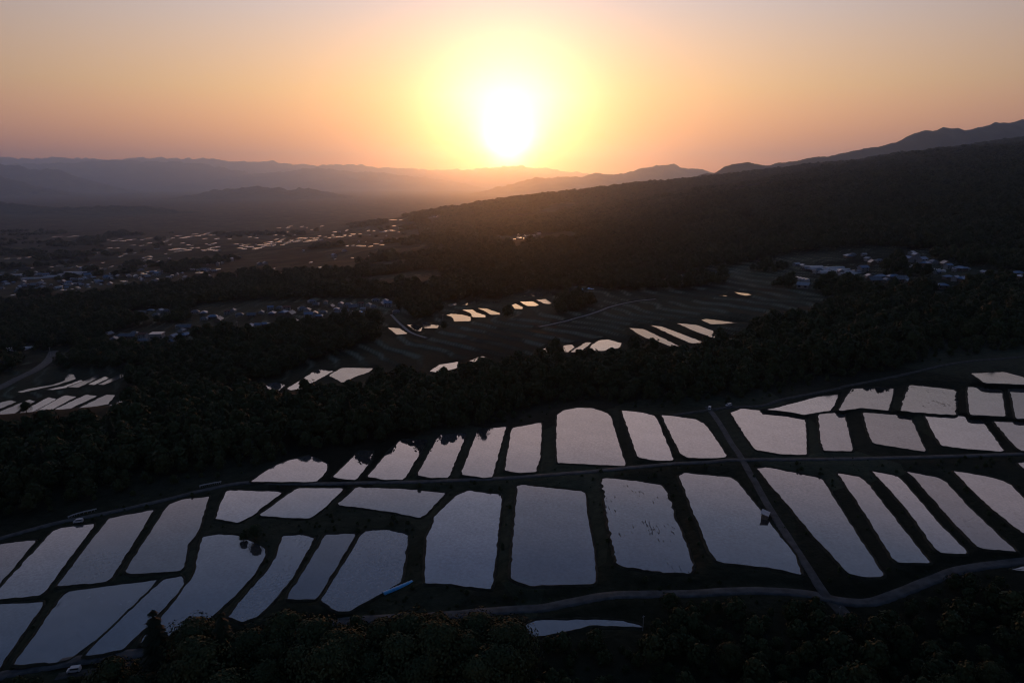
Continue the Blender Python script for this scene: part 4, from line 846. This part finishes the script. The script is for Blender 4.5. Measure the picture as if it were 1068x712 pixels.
def put(pr, x, y, rz, label, cat, group, sc=1.0):
    o = pr['r'] if not pr['used'] else copy_tree(pr['r']); pr['used'] = True
    o.location = (x, y, float(gz_at(x, y)) + .15); o.rotation_euler = (0, 0, rz); o.scale = (sc, sc, sc); tag(o, label, cat, group); return o
def at(u, v):
    gx, gy, gz = ground_at(u, v); return float(gx), float(gy)
# hand placed: village beyond the wood, settlement at the left, hamlet at the right   (u, v, kind, heading, scale)
VILLAGE = [(243,324,0),(236,327,3),(222,331,4),(214,333,0),(228,334,2),(250,329,0),(262,330,2),(272,326,0),(281,323,1),(284,328,4),(292,321,0),(300,323,3),(303,328,2),(296,327,4),(308,335,5),(315,322,0),(320,325,0),(322,331,1),(328,329,1),(333,331,4),(338,326,0),(345,320,2),(350,323,4),(356,319,1),(352,327,0),(363,318,0),(368,321,2),(376,319,3),(378,322,5),(384,318,0),(390,320,0),(398,318,2),(405,319,1),(262,341,4),(270,341,1),(276,339,4),(330,318,0),(340,316,3),(326,315,0),(360,325,2),(392,314,0),(402,314,4),(413,326,0)]
LEFTV = [(128,351,0),(135,352,2),(141,348,0),(150,352,3),(149,356,0),(163,352,5),(176,357,4),(182,355,1),(190,345,0),(193,350,4),(195,342,2),(186,341,0),(142,326,0),(150,327,2),(157,324,4),(162,329,0),(168,326,1),(173,325,0),(118,355,0),(114,349,2),(216,348,5),(212,327,4),(203,326,0)]
RIGHTV = [(884,268,4),(888,266,0),(902,266,5),(906,271,5),(910,275,2),(916,273,0),(899,283,1),(905,289,5),(911,294,2),(918,290,4),(925,293,0),(932,290,4),(938,293,2),(946,293,5),(948,272,1),(952,265,5),(955,269,1),(960,274,1),(965,276,4),(972,274,0),(978,284,5),(986,276,2),(990,279,1),(996,282,5),(1002,282,4),(1008,281,0),(988,290,4),(996,292,1),(1004,292,4),(1010,293,5),(1026,285,5),(981,300,4),(877,286,1),(895,284,5),(1062,286,4),(1066,290,4),(830,276,5),(838,278,5),(842,281,2),(854,284,0)]
WORD = ['first', 'second', 'third']
def place_list(L, where, group, jit):
    seen = {}
    for u, v, k in L:
        x, y = at(u, v + .8); nm = HP[k]['c']; pos = seen.setdefault(k, 0); seen[k] += 1
        put(HP[k], x + rng.uniform(-jit, jit), y + rng.uniform(-jit, jit), rng.choice([0.2, 1.7, .1, 1.45, .5]) + rng.uniform(-.2, .2), 'house with a ' + nm + ' ' + where, 'house', group, rng.uniform(.62, .9)); HOUSE_XY.append((x, y))
place_list(VILLAGE, 'in the village beyond the wood', 'houses of the village beyond the wood', 1.0)
place_list(LEFTV, 'in the left-hand settlement', 'houses of the settlement at the left', 1.0)
place_list(RIGHTV, 'in the hamlet on the right slope', 'houses of the hamlet on the right slope', 1.0)
uniq = {}
for i in range(110):          # far town on the valley floor
    u = rng.uniform(-20, 225); v = 296 - (u / 225) * 12 + rng.gauss(0, 6)
    x, y = at(u, v); k = rng.choice([5, 0, 1, 4, 5, 2]); h = put(HP[k], x, y, rng.uniform(0, 3.1), 'tiny distant building in the town on the dark valley floor', 'house', 'buildings of the town on the valley floor', rng.uniform(.6, 1.2)); HOUSE_XY.append((x, y))
for i in range(66):
    u = rng.uniform(0, 420); v = 300 - u / 420 * 46 + rng.gauss(0, 10); v = max(v, 243)
    x, y = at(u, v); put(HP[rng.choice([5, 0, 1, 5])], x, y, rng.uniform(0, 3.1), 'tiny distant building scattered among the fields of the valley', 'house', 'buildings scattered over the valley', rng.uniform(.8, 1.5)); HOUSE_XY.append((x, y))
for u, v in [(541,246),(547,247),(552,248),(556,247),(562,245),(594,240),(590,241),(480,235),(477,233),(838,300)]:
    x, y = at(u, v); put(HP[rng.choice([5, 0, 5])], x, y, rng.uniform(0, 3), 'tiny pale building alone on the wooded slope under the sun' if u < 700 else 'tiny pale building above the wood left of the hamlet', 'house', 'lone far buildings on the slope', 1.3); HOUSE_XY.append((x, y))
# big pale flat-roofed hall lit by the sky at the left settlement
def hall(u, v, wl, wd, hh, label):
    x, y = at(u, v); r = empty('hall', (x, y, float(gz_at(x, y))), .15)
    MB().box(-wl/2, wl/2, -wd/2, wd/2, -2, hh).build('wall', M['wall_pale'], r)
    b = MB(); b.box(-wl/2-.4, wl/2+.4, -wd/2-.4, wd/2+.4, hh+.01, hh+.35); b.box(-wl/2+.2, wl/2-.2, -wd/2+.2, wd/2-.2, hh+.35, hh+.6); b.build('roof', M['roof_pale'], r)
    for i in range(4): MB().box(-wl/2+1.5+i*wl/4, -wl/2+3.5+i*wl/4, -wd/2-.06, -wd/2+.02, 1.2, 2.6).build('window', M['glass'], r)
    tag(r, label, 'hall'); HOUSE_XY.append((x, y))
hall(164, 353, 12, 12, 5, 'pale square flat-roofed hall in the settlement at the left')
# greenhouses
def greenhouse(u, v, L, W, rz, label, group):
    x, y = at(u, v); r = empty('greenhouse', (x, y, float(gz_at(x, y))), rz); n = 9; V = []; Fq = []
    for e in (-L/2, L/2):
        for i in range(n + 1):
            a = math.pi * i / n; V.append((e, -math.cos(a) * W/2, math.sin(a) * W * .42 + .25 * (0 < i < n)))
    for i in range(n): Fq.append((i, i+1, n+2+i, n+1+i))
    mesh('film', V, Fq, M['plastic'], r, smooth=True)
    b = MB()
    for e in (-1, 1):
        m = [(e*L/2, -math.cos(math.pi*i/n)*W/2, math.sin(math.pi*i/n)*W*.42 + .25*(0 < i < n)) for i in range(n+1)]; b.poly(m if e > 0 else m[::-1])
    b.build('end_panel', M['plastic'], r)
    b = MB()
    for k in range(int(L / 3) + 1):
        X0 = -L/2 + k * 3
        for i in range(n):
            a0, a1 = math.pi*i/n, math.pi*(i+1)/n; b.cyl((X0, -math.cos(a0)*W*.505, math.sin(a0)*W*.425+.25*(0<i)), (X0, -math.cos(a1)*W*.505, math.sin(a1)*W*.425+.25*(i+1<n)), .05, .05, 4)
    b.build('frame', M['steel'], r); tag(r, label, 'greenhouse', group); HOUSE_XY.append((x, y))
for i in range(5): greenhouse(828 + i * 3.4, 290 + i * .9, 9, 5, 1.2, 'short pale greenhouse tunnel in the row left of the hamlet', 'greenhouses left of the hamlet')
for i in range(8): greenhouse(848 + i * 5.5, 279 + (i % 4) * 1.6 + i * .4, 22, 6, .2, 'long pale greenhouse tunnel beside the hamlet', 'greenhouses beside the hamlet')
for i in range(4): greenhouse(9 + i * 5.2, 366 - i * .8, 26, 5, .3, 'long pale greenhouse tunnel above the road at the left edge', 'greenhouses above the road at the left')
for i in range(8): greenhouse(951 + i * 4.6, 279 + i * .7, 9, 4.5, .9, 'small greenhouse in the slanting row in front of the hamlet', 'small greenhouses in front of the hamlet')
for i in range(14): greenhouse(10 + i * 6 + rng.uniform(-2, 2), 290 - i * .35 + rng.uniform(-3, 3), 60, 9, .1, 'far long greenhouse on the valley floor at the left edge', 'far greenhouses on the valley floor')

# ---------------------------------------------------------------- the woods as one mass
wood_src = []
Xw = np.concatenate([a for a, b, c in WOODPTS]); Yw = np.concatenate([b for a, b, c in WOODPTS]); Sw = np.concatenate([c for a, b, c in WOODPTS])
if HOUSE_XY:
    H = np.array(HOUSE_XY); bad = np.zeros(Xw.shape, bool)
    for hx, hy in H:
        b = (np.abs(Xw - hx) < 9 + hy * .004) & (Yw > hy - 12 - hy * .012) & (Yw < hy + 10); bad |= b
    Xw, Yw, Sw = Xw[~bad], Yw[~bad], Sw[~bad]
CM[:] = False
for L_ in (VILLAGE, LEFTV, RIGHTV):
    for u, v, k in L_: CM[int(v) - 4:int(v) + 1, int(u) + 76:int(u) + 85] = True
hh_ = hides(Xw, Yw, gz_at(Xw, Yw), 12 * Sw, 5.5 * Sw) & (Yw > 430) & (nrng.random(len(Xw)) < .88); Xw, Yw, Sw = Xw[~hh_], Yw[~hh_], Sw[~hh_]
Zw = gz_at(Xw, Yw) - .5
print('wood points', len(Xw))
me = bpy.data.meshes.new('woods'); me.vertices.add(len(Xw)); me.vertices.foreach_set('co', np.stack([Xw, Yw, Zw], 1).astype(np.float32).ravel())
at_s = me.attributes.new('size', 'FLOAT', 'POINT'); at_s.data.foreach_set('value', (Sw * nrng.uniform(.5, 1.3, len(Sw))).astype(np.float32))
at_h = me.attributes.new('tall', 'FLOAT', 'POINT'); at_h.data.foreach_set('value', (nrng.uniform(.85, 1.15, len(Sw)) / (.4 + .6 * np.maximum(Sw, 1))).astype(np.float32))
woods = bpy.data.objects.new('woods', me); col.objects.link(woods); tag(woods, 'dark unbroken woods covering the slopes beyond the terrace', 'woods', kind='stuff')
ng = bpy.data.node_groups.new('scatter trees', 'GeometryNodeTree')
ng.interface.new_socket('Geometry', in_out='INPUT', socket_type='NodeSocketGeometry'); ng.interface.new_socket('Geometry', in_out='OUTPUT', socket_type='NodeSocketGeometry')
gi = ng.nodes.new('NodeGroupInput'); go = ng.nodes.new('NodeGroupOutput')
jg = ng.nodes.new('GeometryNodeGeometryToInstance')
crowns = {}
for o in bpy.data.objects:
    if o.name.startswith('crown') and o.data.name not in crowns and o.data in [p['c'] for p in mid_b]: crowns[o.data.name] = o
for nm, o in crowns.items():
    oi = ng.nodes.new('GeometryNodeObjectInfo'); oi.inputs['Object'].default_value = o; oi.inputs['As Instance'].default_value = False; ng.links.new(oi.outputs['Geometry'], jg.inputs[0])
ip = ng.nodes.new('GeometryNodeInstanceOnPoints'); ip.inputs['Pick Instance'].default_value = True
m2p = ng.nodes.new('GeometryNodeMeshToPoints')
ng.links.new(gi.outputs[0], m2p.inputs[0]); ng.links.new(m2p.outputs[0], ip.inputs['Points']); ng.links.new(jg.outputs[0], ip.inputs['Instance'])
rr = ng.nodes.new('FunctionNodeRandomValue'); rr.data_type = 'FLOAT_VECTOR'; rr.inputs[0].default_value = (0, 0, 0); rr.inputs[1].default_value = (0, 0, 6.283)
e2r = ng.nodes.new('FunctionNodeEulerToRotation'); ng.links.new(rr.outputs[0], e2r.inputs[0]); ng.links.new(e2r.outputs[0], ip.inputs['Rotation'])
na = ng.nodes.new('GeometryNodeInputNamedAttribute'); na.data_type = 'FLOAT'; na.inputs[0].default_value = 'size'
nh = ng.nodes.new('GeometryNodeInputNamedAttribute'); nh.data_type = 'FLOAT'; nh.inputs[0].default_value = 'tall'
mm = ng.nodes.new('ShaderNodeMath'); mm.operation = 'MULTIPLY'; ng.links.new(na.outputs[0], mm.inputs[0]); ng.links.new(nh.outputs[0], mm.inputs[1])
cx = ng.nodes.new('ShaderNodeCombineXYZ'); ng.links.new(na.outputs[0], cx.inputs[0]); ng.links.new(na.outputs[0], cx.inputs[1]); ng.links.new(mm.outputs[0], cx.inputs[2]); ng.links.new(cx.outputs[0], ip.inputs['Scale'])
ng.links.new(ip.outputs[0], go.inputs[0])
woods.modifiers.new('trees', 'NODES').node_group = ng

# ---------------------------------------------------------------- small things on the terrace
def shed(u, v, L, W, H, rz, roof, label):
    x, y = at(u, v); r = empty('shed', (x, y, float(gz_at(x, y))), rz)
    MB().box(-L/2, L/2, -W/2, W/2, -.6, H).build('wall', M['wall_dark'], r)
    b = MB(); b.V += [(-L/2-.3, -W/2-.3, H+.03), (L/2+.3, -W/2-.3, H+.03), (L/2+.3, W/2+.3, H+.63), (-L/2-.3, W/2+.3, H+.63)]; b.V += [(a, c, d + .08) for a, c, d in b.V[:4]]
    b.F += [(0,3,2,1), (4,5,6,7), (0,1,5,4), (1,2,6,5), (2,3,7,6), (3,0,4,7)]; b.build('roof', M[roof], r)
    MB().box(-.5, .5, -W/2-.07, -W/2+.02, 0, 1.8).build('door', M['door'], r); tag(r, label, 'shed')
shed(798, 538, 3.0, 2.0, 1.8, 1.05, 'roof_pale', 'small field shed with a pale sloping roof beside the downhill lane')
# blue sheet tunnel
def blue_sheet():
    gx, gy, gz = ground_at(np.array([400., 430.]), np.array([620., 606.])); a = np.array([gx[0], gy[0]]); b = np.array([gx[1], gy[1]]); c = (a + b) / 2; L = np.linalg.norm(b - a); ang = math.atan2(*(b - a)[::-1])
    z = float(gz_at(*c)); V = []; n = 24; prof = [(-.8, .0), (-.75, .3), (-.45, .5), (0, .6), (.45, .5), (.75, .3), (.8, 0)]
    for i in range(n + 1):
        for py, pz in prof: V.append((-L/2 + L*i/n, py * .95 + .05 * math.sin(i * 2.1 + py * 3), pz * (.95 + .06 * math.sin(i * 1.7)) ))
    k = len(prof); Q = [(i*k+j, i*k+j+1, (i+1)*k+j+1, (i+1)*k+j) for i in range(n) for j in range(k-1)]
    r = empty('tarpaulin_tunnel', (c[0], c[1], z), ang); mesh('sheet', V, [q[::-1] for q in Q], M['blue_sheet'], r, smooth=True)
    MB().poly([(-L/2, p[0]*.95, p[1]*.95) for p in prof]).build('end_flap', M['blue_sheet'], r); MB().poly([(L/2, p[0]*.95, p[1]*.95) for p in prof[::-1]]).build('end_flap', M['blue_sheet'], r)
    b = MB()
    for i in range(0, n + 1, 3):
        for (y0, z0), (y1, z1) in zip(prof[:-1], prof[1:]): b.cyl((-L/2+L*i/n, y0, z0*1.04), (-L/2+L*i/n, y1, z1*1.04), .03, .03, 4)
    b.build('hoop', M['steel'], r); tag(r, 'long bright blue sheeting over a low tunnel beside the pointed paddy', 'tarpaulin')
blue_sheet()
def car_proto():
    r = empty('parked_car'); b = MB(); L, W = 3.5, 1.5
    prof = [(-L/2, .35), (-L/2, .9), (-L/2+.45, 1.0), (-L/2+.85, 1.62), (L/2-.15, 1.68), (L/2, 1.0), (L/2, .35)]
    n = len(prof); b.V = [(x, -W/2 * (.9 if z > 1.1 else 1), z) for x, z in prof] + [(x, W/2 * (.9 if z > 1.1 else 1), z) for x, z in prof]
    b.F = [tuple(range(n))[::1], tuple(range(n, 2*n))[::-1]] + [(i, n+i, n+(i+1)%n, (i+1)%n) for i in range(n)]; b.build('body', M['white_paint'], r)
    for s in (-1, 1): MB().box(-L/2+.95, L/2-.35, s*(W/2*.955)-.03, s*(W/2*.955)+.03, 1.08, 1.5).build('window', M['glass'], r)
    w = MB(); w.poly([(-L/2+.46, -.6, 1.07), (-L/2+.46, .6, 1.07), (-L/2+.80, .58, 1.56), (-L/2+.80, -.58, 1.56)]).build('windscreen', M['glass'], r)
    for sx in (-1, 1):
        for s in (-1, 1): MB().cyl((sx*1.1, s*(W/2-.12), .28), (sx*1.1, s*(W/2+.03), .28), .28, .28, 12).build('wheel', M['rubber'], r)
    return r
cp = dict(r=car_proto(), used=False)
for u, v, rz, lab in [(82, 545, .3, 'small white van on the track below the white guard rail'), (78, 703, .2, 'small white van on the road at the bottom left corner'), (740, 427, 1.2, 'small white van by the head of the crossing lane at the wood'), (760, 424, .4, 'small white van on the gravel track by the wide pink paddy')]:
    x, y = at(u, v); put(cp, x, y, rz, lab, 'van', 'small white vans on the farm lanes', .85)
def rail(pts, label):
    P = bez(pts, 6); gx, gy, gz = ground_at(P[:, 0], P[:, 1]); S = resample(np.stack([gx, gy], 1), 2.0); k = len(P)
    S = np.stack([gx, gy], 1); z = gz_at(S[:, 0], S[:, 1]) + .2; c = S[0]; r = empty('guard_rail', (c[0], c[1], float(z[0]))); b = MB(); p = MB()
    for i in range(len(S) - 1):
        a, d = S[i] - c, S[i+1] - c; za, zd = z[i] - z[0], z[i+1] - z[0]
        n = np.array([-(d-a)[1], (d-a)[0]]); n = n / (np.linalg.norm(n) + 1e-9) * .05
        b.poly([(a[0]-n[0], a[1]-n[1], za+.45), (d[0]-n[0], d[1]-n[1], zd+.45), (d[0]-n[0], d[1]-n[1], zd+.85), (a[0]-n[0], a[1]-n[1], za+.85)]); b.poly([(a[0]+n[0], a[1]+n[1], za+.45), (a[0]+n[0], a[1]+n[1], za+.85), (d[0]+n[0], d[1]+n[1], zd+.85), (d[0]+n[0], d[1]+n[1], zd+.45)])
        b.poly([(a[0]-n[0], a[1]-n[1], za+.85), (d[0]-n[0], d[1]-n[1], zd+.85), (d[0]+n[0], d[1]+n[1], zd+.85), (a[0]+n[0], a[1]+n[1], za+.85)])
        p.cyl((a[0], a[1] + .12, za-.4), (a[0], a[1] + .12, za+.75), .06, .06, 6)
    b.build('beam', M['white_paint'], r); p.build('post', M['steel'], r); tag(r, label, 'guard rail', 'white guard rails along the western track')
rail([(71,541),(80,537.5),(101,532.5)], 'white guard rail above the slanting paddy at the far left')
rail([(208,508.5),(219,506),(231,504)], 'short white guard rail where the track nears the lane')
def pole_proto():
    r = empty('utility_pole'); MB().cyl((0, 0, -1), (0, 0, 9.5), .17, .11, 8).build('post', M['pole'], r)
    MB().box(-.9, .9, -.05, .05, 8.7, 8.82).build('crossarm', M['steel'], r)
    for x in (-.8, -.4, .4, .8): MB().cyl((x, 0, 8.83), (x, 0, 9.05), .05, .04, 6).build('insulator', M['white_paint'], r)
    return r
pp = dict(r=pole_proto(), used=False)
for u, v, lab, s in [(670.5, 656, 'thin pale post at the pointed end of the leaf-shaped pond', .45), (875, 644, 'short post beside the track leaving the lower road', .35), (248, 345, 'utility pole standing left of the village houses', 1), (310, 342, 'utility pole in front of the village houses', 1), (53, 372, 'utility pole beside the pale road at the left', 1), (462, 338, 'utility pole beside the bright curved row of paddies', 1), (943, 300, 'utility pole in front of the hamlet on the right slope', 1)]:
    x, y = at(u, v); put(pp, x, y, .4, lab, 'utility pole', 'utility poles', s)
for pr in HP + [cp, pp]: assert pr['used']

# labels shared by a few: say which one by its place
by = {}
for o in bpy.data.objects:
    if o.parent is None and 'label' in o and o.get('category') in ('tree', 'house', 'greenhouse', 'rice paddy'): by.setdefault(o['label'], []).append(o)
ORD = 'first second third fourth fifth sixth seventh eighth ninth tenth eleventh twelfth'.split()
for lab, L in by.items():
    if 1 < len(L) <= 12:
        L.sort(key=lambda o: float(project(o.location.x, o.location.y, o.location.z)[0]))
        for i, o in enumerate(L):
            suf = (', the left one', ', the right one')[i] if len(L) == 2 else ', ' + ORD[i] + ' from the left'
            if len((lab + suf).split()) <= 16: o['label'] = lab + suf

# ---------------------------------------------------------------- the air
hz = bpy.data.materials.new('haze'); hz.use_nodes = True; t = hz.node_tree; t.nodes.clear()
pv = N(t, 'ShaderNodeVolumePrincipled'); pv.inputs['Color'].default_value = (.44, .64, 1.0, 1); pv.inputs['Density'].default_value = HAZE_DENSITY; pv.inputs['Anisotropy'].default_value = .86
ho = N(t, 'ShaderNodeOutputMaterial'); t.links.new(pv.outputs[0], ho.inputs['Volume'])
b = MB().box(-75000, 75000, -1500, 50000, -300, 2050)
haze = b.build('haze', hz); tag(haze, 'dusty evening haze', 'haze', kind='stuff')
